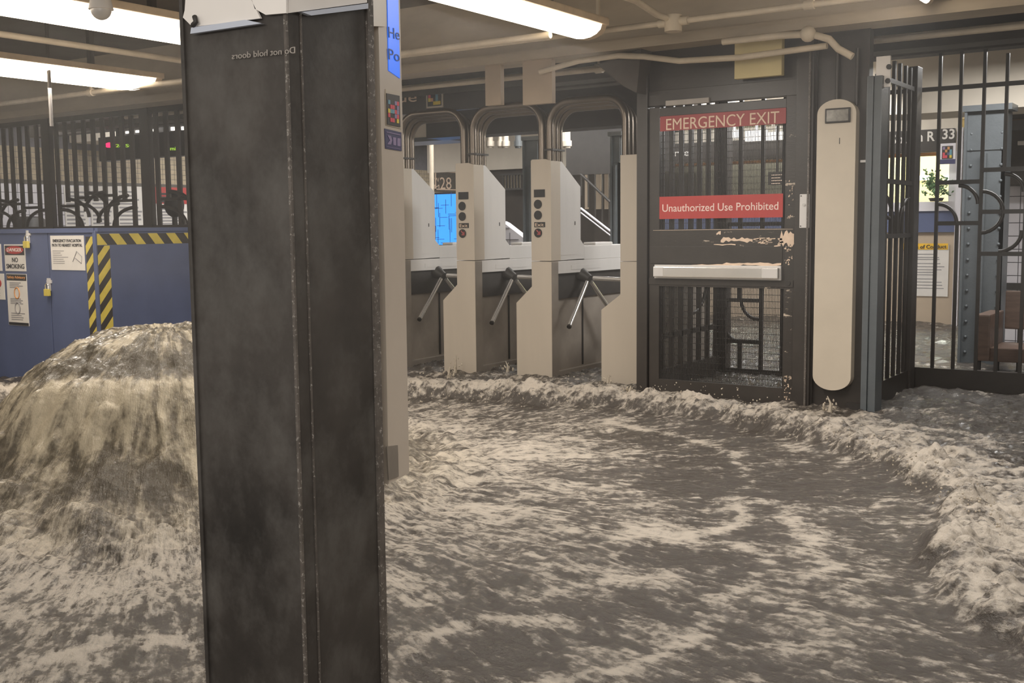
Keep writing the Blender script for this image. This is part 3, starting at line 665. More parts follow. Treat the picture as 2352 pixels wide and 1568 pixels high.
MB().tube([(gx(1849), GY-.036, gz(470, 1850)), (gx(1849), GY-.044, gz(470, 1850))], .009, 14).build('keyhole', 'chrome', lp)
for a_, b_ in ((1842, 450), (1858, 450), (1842, 519), (1858, 519)): MB().tube([(gx(a_), GY-.035, gz(b_, 1850)), (gx(a_), GY-.039, gz(b_, 1850))], .004, 8).build('screw', 'dark', lp)
dr = thing('emergency_gate', 'black emergency exit gate leaf with wire mesh and push bar', 'gate', (-3.1, GY, 0))
x0, x1 = gx(1491), gx(1825); D0, D1 = GY+.0, GY+.045
MB().box(x0, gx(1514), D0, D1, -.14, gz(236), bev=.003).build('stile', 'black', dr)
MB().box(gx(1801), x1, D0, D1, -.14, gz(232), bev=.003).build('stile', 'blackchip', dr)
MB().box(gx(1514), gx(1801), D0, D1, gz(258), gz(238), bev=.002).build('rail', 'black', dr)
MB().box(gx(1514), gx(1801), D0, D1, gz(660), gz(526), bev=.002).build('middle_panel', 'blackchip', dr)
MB().box(gx(1493), gx(1797), D0-.006, D0, gz(606), gz(566), bev=.001).build('raised_plate', 'black', dr)
MB().box(gx(1491), gx(1823), D0-.006, D0, gz(656), gz(641), bev=.001).build('lower_plate', 'black', dr)
MB().box(gx(1514), gx(1801), D0, D1, -.14, gz(880), bev=.002).build('rail', 'black', dr)
def wear(px0, px1, py0, py1, n=9, y=D0-.0005, pieces=1, mt='tan', par=None):
    mb = MB()
    for _ in range(pieces):
        if pieces > 1:
            wa = random.uniform(.05, .22)*(px1-px0); a0_ = random.uniform(px0, px1-wa); a1_ = a0_+wa; hb0 = random.uniform(py0, py1-3); hb1 = hb0+random.uniform(2, 9)
        else: a0_, a1_, hb0, hb1 = px0, px1, py0, py1
        top = [(a0_+(a1_-a0_)*k/n, hb0+random.random()*(hb1-hb0)*.45) for k in range(n+1)]; bot = [(a0_+(a1_-a0_)*k/n, hb1-random.random()*(hb1-hb0)*.45) for k in range(n+1)][::-1]
        pts_ = [(gx(a_), gz(b_)) for a_, b_ in top+bot]; pts_[0] = (pts_[0][0], (pts_[0][1]+pts_[-1][1])/2); mb.prism(pts_, 'y', y-.0006, y)
    o = mb.build('bare_patch', mt, par or dr); o['label'] = 'bare cream patches where black paint has flaked off'; return o
wear(1655, 1728, 544, 558, 12); wear(1728, 1800, 543, 562, 1, pieces=22); wear(1790, 1823, 528, 568, 8); wear(1800, 1822, 560, 606, 1, pieces=16)
wear(1660, 1795, 601, 610, 14, y=D0-.0062); wear(1590, 1660, 606, 611, 6, y=D0-.0062); wear(1645, 1655, 530, 540, 4); wear(1640, 1690, 559, 564, 5, y=D0-.0062)
wear(1803, 1822, 850, 905, 1, pieces=26); wear(1500, 1820, 526.5, 528, 3); wear(1806, 1822, 400, 520, 1, pieces=14)
pb = MB().box(gx(1508), gx(1794), D0-.055, D0-.02, gz(637, 1650), gz(613, 1650), bev=.006).build('push_bar', 'chrome', dr)
MB().box(gx(1506), gx(1796), D0-.02, D0+.0, gz(641, 1650), gz(609, 1650), bev=.002).build('bar_backplate', 'steel', pb)
for a_, b_ in ((1509, 1531), (1757, 1793)): MB().box(gx(a_), gx(b_), D0-.058, D0-.022, gz(636, 1650), gz(614, 1650), bev=.004).build('bar_end_cap', 'steel', pb)
MB().tube([(gx(1811), D0-.001, gz(650, 1810)), (gx(1811), D0-.012, gz(650, 1810))], .018, 16).build('round_lock', 'dark', dr)
def mesh_panel(z0, z1, name):
    mb = MB(); xa, xb = gx(1514), gx(1801); n = int((xb-xa)/.0105)
    for k in range(n+1): x = xa+(xb-xa)*k/n; mb.bar((x, GY+.024, z0), (x, GY+.024, z1), .0036, .0036)
    m_ = int((z1-z0)/.042)
    for k in range(m_+1): z = z0+(z1-z0)*k/m_; mb.bar((xa, GY+.028, z), (xb, GY+.028, z), .0036, .0036)
    o = mb.build(name, 'dark', dr); o['kind'] = 'stuff'; return o
mesh_panel(gz(526), gz(258), 'wire_mesh'); mesh_panel(gz(880), gz(660), 'wire_mesh')
s1 = MB().box(gx(1516), gx(1801), D0-.006, D0-.002, gz(302, 1517), gz(268, 1517)).build('exit_sign', 'dullred', dr)
# keep the exit sign level along the gate
text('EMERGENCY EXIT', s1, (gx(1530), D0-.0065, gz(299, 1530)), (gx(1786), D0-.0065, gz(299, 1530)), .078, 'tan', bold=0)
s2 = MB().box(gx(1515), gx(1797), D0-.006, D0-.002, gz(503, 1515), gz(452, 1515)).build('warning_sign', 'red', dr)
text('Unauthorized Use Prohibited', s2, (gx(1522), D0-.0065, gz(486, 1530)), (gx(1787), D0-.0065, gz(486, 1530)), .052, 'pinkwhite', bold=.006)

# black panel right of the gate with rounded beige cover
bp_ = thing('side_panel_wall', 'black steel panel between the gate and the blue grey post', 'panel', (-2.27, GY, -.16))
MB().box(gx(1866), gx(1985), GY+.02, GY+.10, -.16, 2.42).build('panel_face', 'black', bp_)
MB().box(gx(1866), gx(1870), GY-.0, GY+.02, -.16, 2.42).build('rib', 'black', bp_)
MB().box(gx(1950), gx(1984), GY+.005, GY+.02, -.1, .05).build('foot_plate', 'dark', bp_)
MB().box(gx(1971), gx(1984), GY+.0, GY+.02, 1.59, 1.605).build('clip', 'steel', bp_)
cv = thing('column_cover', 'tall rounded beige metal cover with a small dark sensor window', 'cover', (-2.3, GY, .13))
ca, cb = gx(1877), gx(1965); zr = (cb-ca)/2; zt, zb_ = 1.99, .13; yc = GY-.03
out = []
for k in range(17): a_ = PI*k/16; out.append(((ca+cb)/2+zr*math.cos(a_), zt-.09+.09*math.sin(a_)))
for k in range(17): a_ = PI+PI*k/16; out.append(((ca+cb)/2+zr*math.cos(a_), zb_+.09+.09*math.sin(a_)))
MB().prism(out, 'y', yc-.02, GY+.02).build('cover_shell', 'beige', cv)
MB().box(gx(1896), gx(1953), yc-.034, yc-.02, gz(284, 1925), gz(250, 1925), bev=.006).build('sensor_frame', 'dark', cv)
MB().box(gx(1900), gx(1949), yc-.036, yc-.033, gz(280, 1925), gz(254, 1925)).build('sensor_window', 'sensor', cv)
MB().box(gx(1928), gx(1929.5), yc-.022, yc-.02, gz(332, 1925), gz(318, 1925)).build('slot', 'dark', cv)
for a_ in (1915, 1960): MB().tube([(gx(a_), GY, 1.95), (gx(a_), GY, 2.3)], .012, 8).build('feed_conduit', 'black', cv)
bpz = thing('corner_post', 'blue grey painted steel corner post right of the beige cover', 'post', (gx(2000), GY, -.16))
MB().box(gx(1986), gx(2000), GY-.03, GY+.14, -.16, 2.12, bev=.004).build('post_shaft', 'bluegrey', bpz)
MB().box(gx(2001), gx(2019), GY-.02, GY+.13, -.16, 2.12, bev=.004).build('post_shaft', 'bluegrey', bpz)
hd_ = MB().box(gx(2000), gx(2032), GY+.02, GY+.04, 2.05, 2.24).build('bolted_plate', 'panelwhite', bpz)
for a_, b_ in ((2009, 183), (2030, 155), (2028, 187)): MB().tube([(gx(a_), GY+.02, gz(b_, 2015)), (gx(a_), GY+.005, gz(b_, 2015))], .016, 12).build('bolt', 'dark', hd_)

# ---- fences
def fence(name, label, loc, group='black barred station fences'):
    return thing(name, label, 'fence', loc, group)
# side fence X = -2.1
sf = fence('bar_fence', 'black bar fence receding behind the blue grey corner post', (-2.1, 7.8, -.16))
for y in (7.38, 7.52, 7.66, 7.80, 7.94, 8.06): MB().bar((-2.1, y, .14), (-2.1, y, 2.28), .022, .03).build('bar', 'black', sf)
MB().box(-2.13, -2.07, 8.14, 8.27, -.16, 2.30, bev=.003).build('post', 'black', sf)
MB().box(-2.125, -2.085, 7.27, 8.3, .0, .15).build('bottom_rail', 'black', sf)
for z in (2.14, 1.485, 1.12): MB().box(-2.115, -2.085, 7.27, 8.15, z-.015, z+.015).build('rail', 'black', sf)
def arc(axis_fixed, cu, cz, r, a0, a1, v, n=10):
    pts = []
    for k in range(n+1):
        a_ = a0+(a1-a0)*k/n
        pts.append((cu+r*math.cos(a_), v, cz+r*math.sin(a_)) if axis_fixed == 'y' else (v, cu+r*math.cos(a_), cz+r*math.sin(a_)))
    return pts
for cu, a0, a1 in ((7.72, PI, PI/2), (7.99, PI/2, PI)): pass
MB().tube(arc('x', 7.45, 1.12, .28, 0, PI/2, -2.1), .013, 6).build('arc', 'black', sf)
MB().tube(arc('x', 7.62, 1.48, .24, PI, 1.5*PI, -2.1), .013, 6).build('arc', 'black', sf)
MB().tube(arc('x', 8.1, 1.12, .26, PI/2, PI, -2.1), .013, 6).build('arc', 'black', sf)
# back fence right (Y = 8.35)
FY = 8.35
def c4(cxp, cyp, y=FY): return P(1850+cxp/3.92, 200+cyp/3.92, y=y)
bf = fence('bar_fence', 'black ornamental fence with quarter circle arcs at far right', (-1.6, FY, -.16))
def hbar(xa, xb, z, t=bf, y=FY): MB().box(xa, xb, y-.012, y+.012, z-.015, z+.015).build('rail', 'black', t)
def vbar(x, za, zb, t=bf, y=FY, w_=.022): MB().box(x-w_/2, x+w_/2, y-.013, y+.013, za, zb).build('bar', 'black', t)
def xz(cxp, cyp): p = c4(cxp, cyp); return p.x, p.z
def hb(ax, ay, bx): a_ = xz(ax, ay); b_ = xz(bx, ay); hbar(a_[0], b_[0], a_[1])
XR = xz(1968, 800)[0]+1.3
hbar(-2.1, XR, 2.155)
z855 = xz(1370, 855)[1]; z1225 = xz(1370, 1225)[1]; z740 = xz(1780, 740)[1]; z1120 = xz(1780, 1120)[1]; z1500 = xz(1750, 1500)[1]
vx = [xz(1190, 800)[0], xz(1378, 800)[0], xz(1580, 1000)[0], xz(1795, 600)[0]]
u4 = vx[1]-vx[0]
vbar(vx[0], .14, 2.42); vbar(vx[1], z855, 2.42); vbar(vx[1], .14, z1225); vbar(vx[2], .14, 2.42); vbar(vx[3], z740, 2.36); vbar(xz(1745, 1500)[0], .14, z1500)
for k in range(1, 8): vbar(vx[3]+u4*1.02*k, .14, 2.4)
hbar(vx[0], vx[2], z855); hbar(vx[0], vx[2], z1225); hbar(vx[2], XR, z740); hbar(vx[2], XR, z1120); hbar(vx[2], XR, z1500)
def ar(cxp, cyp, rp, a0, a1, nm='arc'):
    c_ = xz(cxp, cyp); rr_ = rp/180*(u4*.9)
    MB().tube(arc('y', c_[0], c_[1], rr_, a0, a1, FY, 14), .014, 6).build(nm, 'black', bf)
ar(1375, 1055, 185, 0, PI/2); ar(1185, 1220, 185, 0, PI/2); ar(1578, 1125, 205, -PI/2, PI/2); ar(1790, 945, 175, 0, PI/2); ar(1745, 1290, 205, -PI/2, 0)
MB().box(-2.13, XR, FY-.03, FY+.03, -.0, .155).build('bottom_rail', 'black', bf)
# fence behind the gate: side run and back run
gs = fence('bar_fence', 'dense black bar fence seen through the left half of the gate mesh', (-3.63, 7.8, -.16))
for k in range(7): y = 7.30+.16*k; MB().bar((-3.63, y, .10), (-3.63, y, 2.28), .03, .03).build('bar', 'black', gs)
MB().box(-3.66, -3.60, 7.2, 8.35, -.16, .16).build('bottom_rail', 'black', gs)
for z in (1.12, .83, .40): MB().box(-3.645, -3.615, 7.2, 8.35, z-.02, z+.02).build('rail', 'black', gs)
MB().box(-3.66, -3.56, 8.30, 8.40, -.16, 2.4).build('post', 'black', gs)
MB().tube(arc('x', 7.8, .83, .30, -PI/2, 0, -3.63), .014, 6).build('arc', 'black', gs)
gb = fence('bar_fence', 'black fence with curved bars seen through the right half of the gate mesh', (-3.0, FY, -.16))
def gpx(px, py): p = P(px, py, y=FY); return p.x, p.z
for a_, y0_, y1_ in ((1700, 255, 690), (1750, 255, 890), (1800, 255, 890), (1850, 255, 890)):
    x, _ = gpx(a_, 600); vbar(x, gpx(a_, y1_)[1] if y1_ < 800 else .0, 2.3, gb, w_=.03)
x17, z69 = gpx(1700, 689); x175 = gpx(1750, 689)[0]; z78 = gpx(1700, 784)[1]; x166 = gpx(1664, 700)[0]
vbar(x17, 0, z78, gb, w_=.03)
hbar(x166-.05, x175, z69, gb); hbar(x166-.05, x175, z78, gb); hbar(x166-.05, gpx(1990, 600)[0], gpx(1700, 515)[1], gb); hbar(x166-.05, -2.1, 2.155, gb)
MB().tube(arc('y', x17+.16, z69, .15, PI, 1.5*PI, FY), .015, 6).build('arc', 'black', gb)
MB().tube(arc('y', x17-.0, z78+.12, .12, PI, 1.5*PI, FY), .015, 6).build('arc', 'black', gb)
MB().box(x166-.1, -2.13, FY-.03, FY+.03, -.1, .06).build('bottom_rail', 'black', gb)

# ---- left fence above the hoarding (Y = 7.4)
LY = 7.40
lf = fence('bar_fence', 'long hazy black bar fence standing behind the blue hoarding', (-10.5, LY, -.16))
def lx_(px): return P(px, 524, y=LY).x
zb0 = 1.25
MB().box(lx_(-20), -8.0, LY-.02, LY+.02, zb0-.02, zb0+.02).build('rail', 'black', lf)
MB().box(lx_(-20), -8.0, LY-.02, LY+.02, 2.40, 2.46).build('rail', 'black', lf)
lzz = lambda py, px=220: P(px, py, y=LY).z
tops = lzz(462); t2z = lzz(455)
bars = [2, 20, 37, 56, 74, 95, 140, 160, 180, 203, 224, 246, 268, 290, 312, 368, 391, 417, 440, 462]
for k, b_ in enumerate(bars):
    short = b_ in (20, 74, 160, 203, 224, 290, 391)
    x = lx_(b_); MB().box(x-.028, x+.028, LY-.012, LY+.012, (tops if short else zb0), 2.42).build('bar', 'black', lf)
for b_ in (119, 345): x = lx_(b_); MB().box(x-.07, x+.07, LY-.03, LY+.03, zb0-1.3, 2.5).build('post', 'black', lf)
for xa, xb, py in ((-5, 56, 462), (60, 95, 472), (145, 183, 471), (185, 225, 453), (225, 268, 450), (262, 312, 463), (375, 435, 463)):
    MB().box(lx_(xa), lx_(xb), LY-.012, LY+.012, lzz(py)-.015, lzz(py)+.015).build('rail', 'black', lf)
def larc(cpx, cpy, a0, a1, rx=.36, rz=.20):
    cxx = lx_(cpx); cz = lzz(cpy); pts = []
    for k in range(11):
        a_ = a0+(a1-a0)*k/10; pts.append((cxx+rx*math.cos(a_), LY, cz+rz*math.sin(a_)))
    MB().tube(pts, .02, 6).build('arc', 'black', lf)
for cpx, cpy, a0, a1 in ((2, 495, 0, PI/2), (45, 495, PI/2, PI), (-5, 522, 0, PI/2), (60, 522, PI/2, PI), (105, 522, PI/2, PI), (160, 498, 0, PI/2), (145, 522, 0, PI/2), (184, 510, 0, PI/2), (203, 485, 0, PI/2), (246, 485, PI/2, PI), (275, 512, PI/2, PI), (297, 495, PI/2, PI), (312, 522, PI/2, PI), (375, 522, 0, PI/2), (392, 490, 0, PI/2), (420, 505, 0, PI/2)):
    larc(cpx, cpy, a0, a1)

# ---- hoarding
HY = 5.2; HX = -7.35
ho = thing('blue_hoarding', 'blue painted plywood hoarding with striped corner tape beside the water mound', 'hoarding', (HX, HY, -.16))
xd0, xd1 = P(0, 700, y=HY).x-1.0, P(196, 600, y=HY).x
MB().box(xd0, P(117, 700, y=HY).x, HY, HY+.04, -.16, 1.20, bev=.004).build('door_panel', 'blue', ho)
MB().box(P(118.5, 700, y=HY).x, HX-.02, HY, HY+.04, -.16, 1.20, bev=.004).build('door_panel', 'blue', ho)
MB().box(HX-.02, HX+.02, HY-.01, HY+.04, -.16, 1.215, bev=.004).build('corner_post', 'blue', ho)
MB().box(HX-.02, HX+.02, HY+.04, HY+2.05, -.16, 1.205).build('side_panel', 'blue', ho)
MB().box(xd0, HX, HY-.012, HY+.05, 1.20, 1.235).build('top_rail', 'blue', ho)
MB().box(HX-.03, HX+.035, HY+.0, HY+2.08, 1.205, 1.235).build('top_rail', 'blue', ho)
# hazard tape: slanted stripes on three strips
def stripes(axis, u0, u1, z0, z1, fix, n, horiz, slant, nm='hazard_tape'):
    mb = MB()
    L0, L1 = (u0, u1) if horiz else (z0, z1)
    step = (L1-L0)/n
    base = [(u0, z0), (u1, z0), (u1, z1), (u0, z1)]
    def ext(poly, off0, off1, mi):
        if axis == 'y': mb.prism(poly, 'y', fix-off1, fix-off0, mi)
        else: mb.prism(poly, 'x', fix+off0, fix+off1, mi)
    ext(base, 0, .0012, 0)
    def clip(poly):
        # clip polygon to the strip rectangle
        for ax_, lo, hi in ((0, u0, u1), (1, z0, z1)):
            for sgn, lim in ((1, lo), (-1, -hi)):
                outp = []
                for i in range(len(poly)):
                    a_, b_ = poly[i], poly[(i+1) % len(poly)]; da, db = sgn*a_[ax_]-lim, sgn*b_[ax_]-lim
                    if da >= 0: outp.append(a_)
                    if (da > 0) != (db > 0) and da != db:
                        t_ = da/(da-db); outp.append((a_[0]+(b_[0]-a_[0])*t_, a_[1]+(b_[1]-a_[1])*t_))
                poly = outp
                if len(poly) < 3: return None
        return poly
    for k in range(-2, n+2):
        if horiz:
            a_ = L0+k*step; poly = [(a_, z0), (a_+step*.5, z0), (a_+step*.5+slant, z1), (a_+slant, z1)]
        else:
            a_ = L0+k*step; poly = [(u0, a_), (u1, a_+slant), (u1, a_+slant+step*.5), (u0, a_+step*.5)]
        pc = clip(poly)
        if pc: ext(pc, .0012, .0024, 1)
    return mb.build(nm, ['tapeblack', 'yellow'], ho)
stripes('y', P(199, 600, y=HY).x, P(217, 600, y=HY).x, -.1, 1.17, HY, 9, False, .10)
ya = P(225, 600, x=HX+.02).y; yb_ = P(248, 600, x=HX+.02).y
stripes('x', ya, yb_+.02, -.1, 1.10, HX+.02, 8, False, .13)
stripes('x', ya, P(445, 545, x=HX+.02).y+.5, 1.105, 1.19, HX+.02, 8, True, -.07)
def hasp(px, py, nm_label):
    h = thing('padlock', nm_label, 'padlock', P(px, py, y=HY-.03))
    c_ = P(px, py, y=HY-.03)
    MB().box(c_.x-.03, c_.x+.03, HY-.012, HY-.001, c_.z+.05, c_.z+.075).box(c_.x-.012, c_.x+.012, HY-.02, HY-.001, c_.z-.01, c_.z+.09).build('hasp', 'steel', h)
    MB().tube([(c_.x-.02, HY-.03, c_.z), (c_.x-.02, HY-.03, c_.z+.035), (c_.x, HY-.03, c_.z+.05), (c_.x+.02, HY-.03, c_.z+.035), (c_.x+.02, HY-.03, c_.z)], .006, 8).build('shackle', 'chrome', h)
    MB().box(c_.x-.03, c_.x+.03, HY-.042, HY-.018, c_.z-.05, c_.z+.005, bev=.004).build('lock_body', 'yellow', h)
hasp(60, 555, 'small brass padlock at the top of the blue hoarding')
hasp(108, 665, 'brass padlock on a steel hasp halfway up the blue hoarding door')
def sign(name, label, cat, pxs, y=HY, mt='white', off=.004, group=None):
    (ax, ay), (bx, by) = pxs; a_ = P(ax, ay, y=y); b_ = P(bx, by, y=y)
    t = thing(name, label, cat, ((a_.x+b_.x)/2, y-off, b_.z), group)
    MB().box(a_.x, b_.x, y-off, y-.0008, b_.z, a_.z).build('sheet', mt, t); return t, a_, b_
def lines(t, a_, b_, y, rows, mt='inkgrey', nm='printed_lines', x0f=.08, x1f=.92):
    mb = MB(); W = b_.x-a_.x; Hh = a_.z-b_.z
    for f_ in rows:
        e_ = x1f - random.random()*.25; z = a_.z - f_*Hh; mb.box(a_.x+W*x0f, a_.x+W*e_, y-.0008, y, z-Hh*.012, z+Hh*.004)
    return mb.build(nm, mt, t)
ds, a_, b_ = sign('danger_sign', 'white no smoking sign with red danger oval on blue hoarding', 'sign', [(10, 561), (61, 623)])
W = b_.x-a_.x; H_ = a_.z-b_.z; cxx = (a_.x+b_.x)/2
MB().box(a_.x+.01, b_.x-.01, HY-.005, HY-.0042, a_.z-H_*.40, a_.z-.01).build('black_header', 'tapeblack', ds)
el = MB(); el.prism([(cxx+W*.43*math.cos(2*PI*k/24), a_.z-H_*.21+H_*.15*math.sin(2*PI*k/24)) for k in range(24)], 'y', HY-.0062, HY-.005); el.build('red_oval', 'red', ds)
text('DANGER', ds, (cxx-W*.35, HY-.0068, a_.z-H_*.27), (cxx+W*.35, HY-.0068, a_.z-H_*.27), H_*.13, 'white', bold=.01)
text('NO', ds, (cxx-W*.14, HY-.0048, a_.z-H_*.66), (cxx+W*.14, HY-.0048, a_.z-H_*.66), H_*.17, 'ink', bold=.01)
text('SMOKING', ds, (cxx-W*.43, HY-.0048, a_.z-H_*.90), (cxx+W*.43, HY-.0048, a_.z-H_*.90), H_*.17, 'ink', bold=.01)
sa, a_, b_ = sign('safety_notice', 'tall white safety advisory notice below the no smoking sign', 'sign', [(15, 628), (68, 749)])
W = b_.x-a_.x; H_ = a_.z-b_.z; cxx = (a_.x+b_.x)/2
MB().box(a_.x+.004, b_.x-.004, HY-.005, HY-.0042, a_.z-H_*.13, a_.z-.004).build('yellow_header', 'tapeblack', sa)
text('Safety Advisory', sa, (a_.x+W*.06, HY-.0055, a_.z-H_*.09), (b_.x-W*.06, HY-.0055, a_.z-H_*.09), H_*.05, 'orange', bold=.01)
lines(sa, a_, b_, HY-.0042, [.17, .2, .23, .26, .48, .51, .54, .57, .76, .8, .84, .88], x0f=.15, x1f=.85)
for zf, m_ in ((.37, 'orange'), (.66, 'inkgrey')): MB().tube([(cxx+.035*math.cos(2*PI*k/16), HY-.005, a_.z-H_*zf+.045*math.sin(2*PI*k/16)) for k in range(17)], .005, 6, cap=False).build('pictogram', m_, sa)
MB().box(a_.x+.004, b_.x-.004, HY-.005, HY-.0042, b_.z+.002, b_.z+H_*.06).build('footer_bar', 'ink', sa)
ev, a_, b_ = sign('evacuation_notice', 'white emergency evacuation paper taped beside the striped tape', 'notice', [(116, 541), (197, 621)])
W = b_.x-a_.x; H_ = a_.z-b_.z
text('EMERGENCY EVACUATION', ev, (a_.x+W*.08, HY-.0048, a_.z-H_*.19), (b_.x-W*.08, HY-.0048, a_.z-H_*.19), H_*.085, 'ink', bold=.01)
text('PATH TO NEAREST HOSPITAL', ev, (a_.x+W*.05, HY-.0048, a_.z-H_*.32), (b_.x-W*.05, HY-.0048, a_.z-H_*.32), H_*.085, 'ink', bold=.01)
lines(ev, a_, b_, HY-.0042, [.44, .50, .56, .62, .68, .74, .80], x0f=.06, x1f=.52)
MB().tube([(a_.x+W*.65, HY-.005, a_.z-H_*.75), (a_.x+W*.78, HY-.005, a_.z-H_*.45), (a_.x+W*.92, HY-.005, a_.z-H_*.6), (a_.x+W*.9, HY-.005, a_.z-H_*.8), (a_.x+W*.7, HY-.005, a_.z-H_*.62)], .003, 5).build('map_sketch', 'inkgrey', ev)
d2, a_, b_ = sign('danger_sign', 'white danger sign cut off by the left picture edge, upper one', 'sign', [(-45, 560), (6, 622)], group='danger signs at the left edge')
MB().prism([((a_.x+b_.x)/2+.11*math.cos(2*PI*k/24), a_.z-.07+.05*math.sin(2*PI*k/24)) for k in range(24)], 'y', HY-.0062, HY-.004).build('orange_oval', 'orange', d2); lines(d2, a_, b_, HY-.0042, [.45, .6, .75])
d3, a_, b_ = sign('danger_sign', 'white danger sign cut off by the left picture edge, lower one', 'sign', [(-40, 627), (13, 688)], group='danger signs at the left edge')
MB().prism([((a_.x+b_.x)/2+.12*math.cos(2*PI*k/24), a_.z-.08+.055*math.sin(2*PI*k/24)) for k in range(24)], 'y', HY-.0062, HY-.004).build('red_oval', 'red', d3); lines(d3, a_, b_, HY-.0042, [.5, .6, .75, .85])

# ---- posters on the left wall (x = -13.96)
def wsheet(name, label, p0, p1, cat='poster', header=None, group=None, rows=10):
    a_ = P(*p0, x=-13.95); b_ = P(*p1, x=-13.95)
    t = thing(name, label, cat, (-13.95, (a_.y+b_.y)/2, b_.z), group)
    MB().box(-13.965, -13.95, a_.y, b_.y, b_.z, a_.z).build('sheet', 'white', t)
    mb = MB(); H2 = a_.z-b_.z; W2 = b_.y-a_.y
    for k in range(rows):
        z = a_.z-H2*(.42 if header else .08) - (k+.5)*H2*(.5 if header else .88)/rows
        mb.box(-13.95, -13.947, a_.y+W2*.06, a_.y+W2*(.6+.33*random.random()), z-.012, z+.012)
    mb.build('printed_lines', 'inkgrey', t)
    if header:
        hb_ = MB().box(-13.95, -13.945, a_.y, b_.y, a_.z-H2*.40, a_.z).build('red_header', header, t)
        for k in range(3): MB().box(-13.945, -13.942, a_.y+W2*.15, a_.y+W2*.7, a_.z-H2*(.14+.09*k)-.03, a_.z-H2*(.14+.09*k)).build('heading_line', 'ink', hb_)
    return t
wsheet('wall_poster', 'pale newspaper page on the tiled wall just left of the haze patch', (147, 428), (205, 530), group='papers on the far tiled wall')
wsheet('wall_poster', 'pale newspaper page in the middle of the papers behind the bars', (207, 427), (266, 530), group='papers on the far tiled wall')
wsheet('wall_poster', 'rightmost plain paper sheet left of the red headed poster', (268, 427), (332, 530), group='papers on the far tiled wall')
wsheet('wall_poster', 'white poster with red header behind the bars left of the pillar', (353, 429), (436, 524), header='red', rows=7)
c_ = P(66, 500, y=8.6); bn = thing('bin', 'small dark bin shape behind the left bars', 'bin', (c_.x, 8.6, 0))
MB().tube([(c_.x, 8.6, -.1), (c_.x, 8.6, 1.38), (c_.x, 8.6, 1.42)], [.2, .2, .15], 14).build('bin_body', 'dark', bn)
c_ = P(400, 470, y=8.2); hs = thing('round_fitting', 'dark round fitting in front of the red headed poster', 'fitting', (c_.x, 8.2, c_.z))
MB().ball(c_, .11, 14, 10, sz=1.3).tube([c_, (c_.x, 8.2, -.1)], .03, 8).build('fitting_head', 'dark', hs)

# ---- LED board
lb = thing('departure_board', 'dark hanging board with pink and green lit text above the left bars', 'board', P(330, 340, y=8.2))
a_ = P(225, 316, y=8.2); b_ = P(437, 356, y=8.2)
MB().box(a_.x, b_.x+.5, 8.2, 8.32, b_.z, a_.z, bev=.01).build('board_case', 'dark', lb)
for xx in (a_.x+.3, b_.x): MB().box(xx-.02, xx+.02, 8.24, 8.28, a_.z, 2.95).build('hanger', 'dark', lb)
pk = P(252, 333, y=8.19); MB().prism([(pk.x+.09*math.cos(2*PI*k/16), pk.z+.03*math.sin(2*PI*k/16)) for k in range(16)], 'y', 8.185, 8.199).build('pink_route_light', 'pink', lb)
text('28 St', lb, P(266, 338, y=8.19), P(302, 338, y=8.19), .035, 'green'); text('0 min', lb, P(380, 345, y=8.19), P(410, 345, y=8.19), .04, 'green')
# ---- added glowing strips for the bright gaps between beams above the board
ls = thing('bright_gap_strips', 'row of glowing strips for the bright gaps above the departure board', 'lamp', P(360, 300, y=9.2))
for a1, b1, a2, b2 in ((288, 302, 303, 305), (311, 300, 328, 303), (347, 297, 361, 300), (347, 306, 361, 310), (370, 304, 385, 312), (392, 292, 409, 298), (392, 302, 409, 313), (416, 291, 430, 297), (416, 300, 430, 314)):
    p_ = P(a1, b1, y=9.2); q_ = P(a2, b2, y=9.2); MB().box(p_.x, q_.x, 9.2, 9.22, q_.z, p_.z).build('gap_strip', 'litwhite', ls)
pp = P(288, 285, y=9.25); qq = P(440, 320, y=9.25); MB().box(pp.x, qq.x, 9.22, 9.3, qq.z, pp.z+.1).build('gap_back', 'dark', ls)
MB().box(pp.x+.2, pp.x+.25, 9.24, 9.28, pp.z, 2.95).build('hanger', 'dark', ls)

# ================================================================== BEYOND THE TURNSTILES
SY = 8.0
sb = thing('hanging_sign', 'long black hanging station sign ending in the letters ue', 'sign', P(1000, 250, y=SY))
a_ = P(880, 185, y=SY); b_ = P(1100, 250, y=SY)
MB().box(a_.x-.3, b_.x+.6, SY, SY+.06, 2.25, 2.56, bev=.004).build('board', 'black', sb)
text('nue', sb, P(893, 236, y=SY-.002), P(957, 233, y=SY-.002), .088, 'tan', bold=.004)
p_ = P(980, 196, y=SY-.002); q_ = P(1019, 246, y=SY-.002)
fr = MB().box(p_.x, q_.x, SY-.012, SY, q_.z, p_.z).build('code_frame', 'beige', sb)
MB().box(p_.x+.015, q_.x-.015, SY-.014, SY-.012, q_.z+.015, p_.z-.015).build('code_field', 'dark', fr)
w5 = (q_.x-p_.x-.05)/5; h5 = (p_.z-q_.z-.05)/5
for i, j, c_ in ((0, 0, 'cyan'), (2, 0, 'orange'), (4, 0, 'cyan'), (0, 1, 'red2'), (1, 1, 'orange'), (4, 1, 'cyan'), (0, 2, 'red2'), (3, 2, 'cyan'), (0, 3, 'yel2'), (1, 3, 'orange'), (3, 3, 'cyan'), (2, 4, 'yel2'), (3, 4, 'yel2'), (4, 4, 'yel2')):
    MB().box(p_.x+.025+w5*i, p_.x+.025+w5*(i+1), SY-.016, SY-.014, p_.z-.025-h5*(j+1), p_.z-.025-h5*j).build('colour_square', c_, fr)
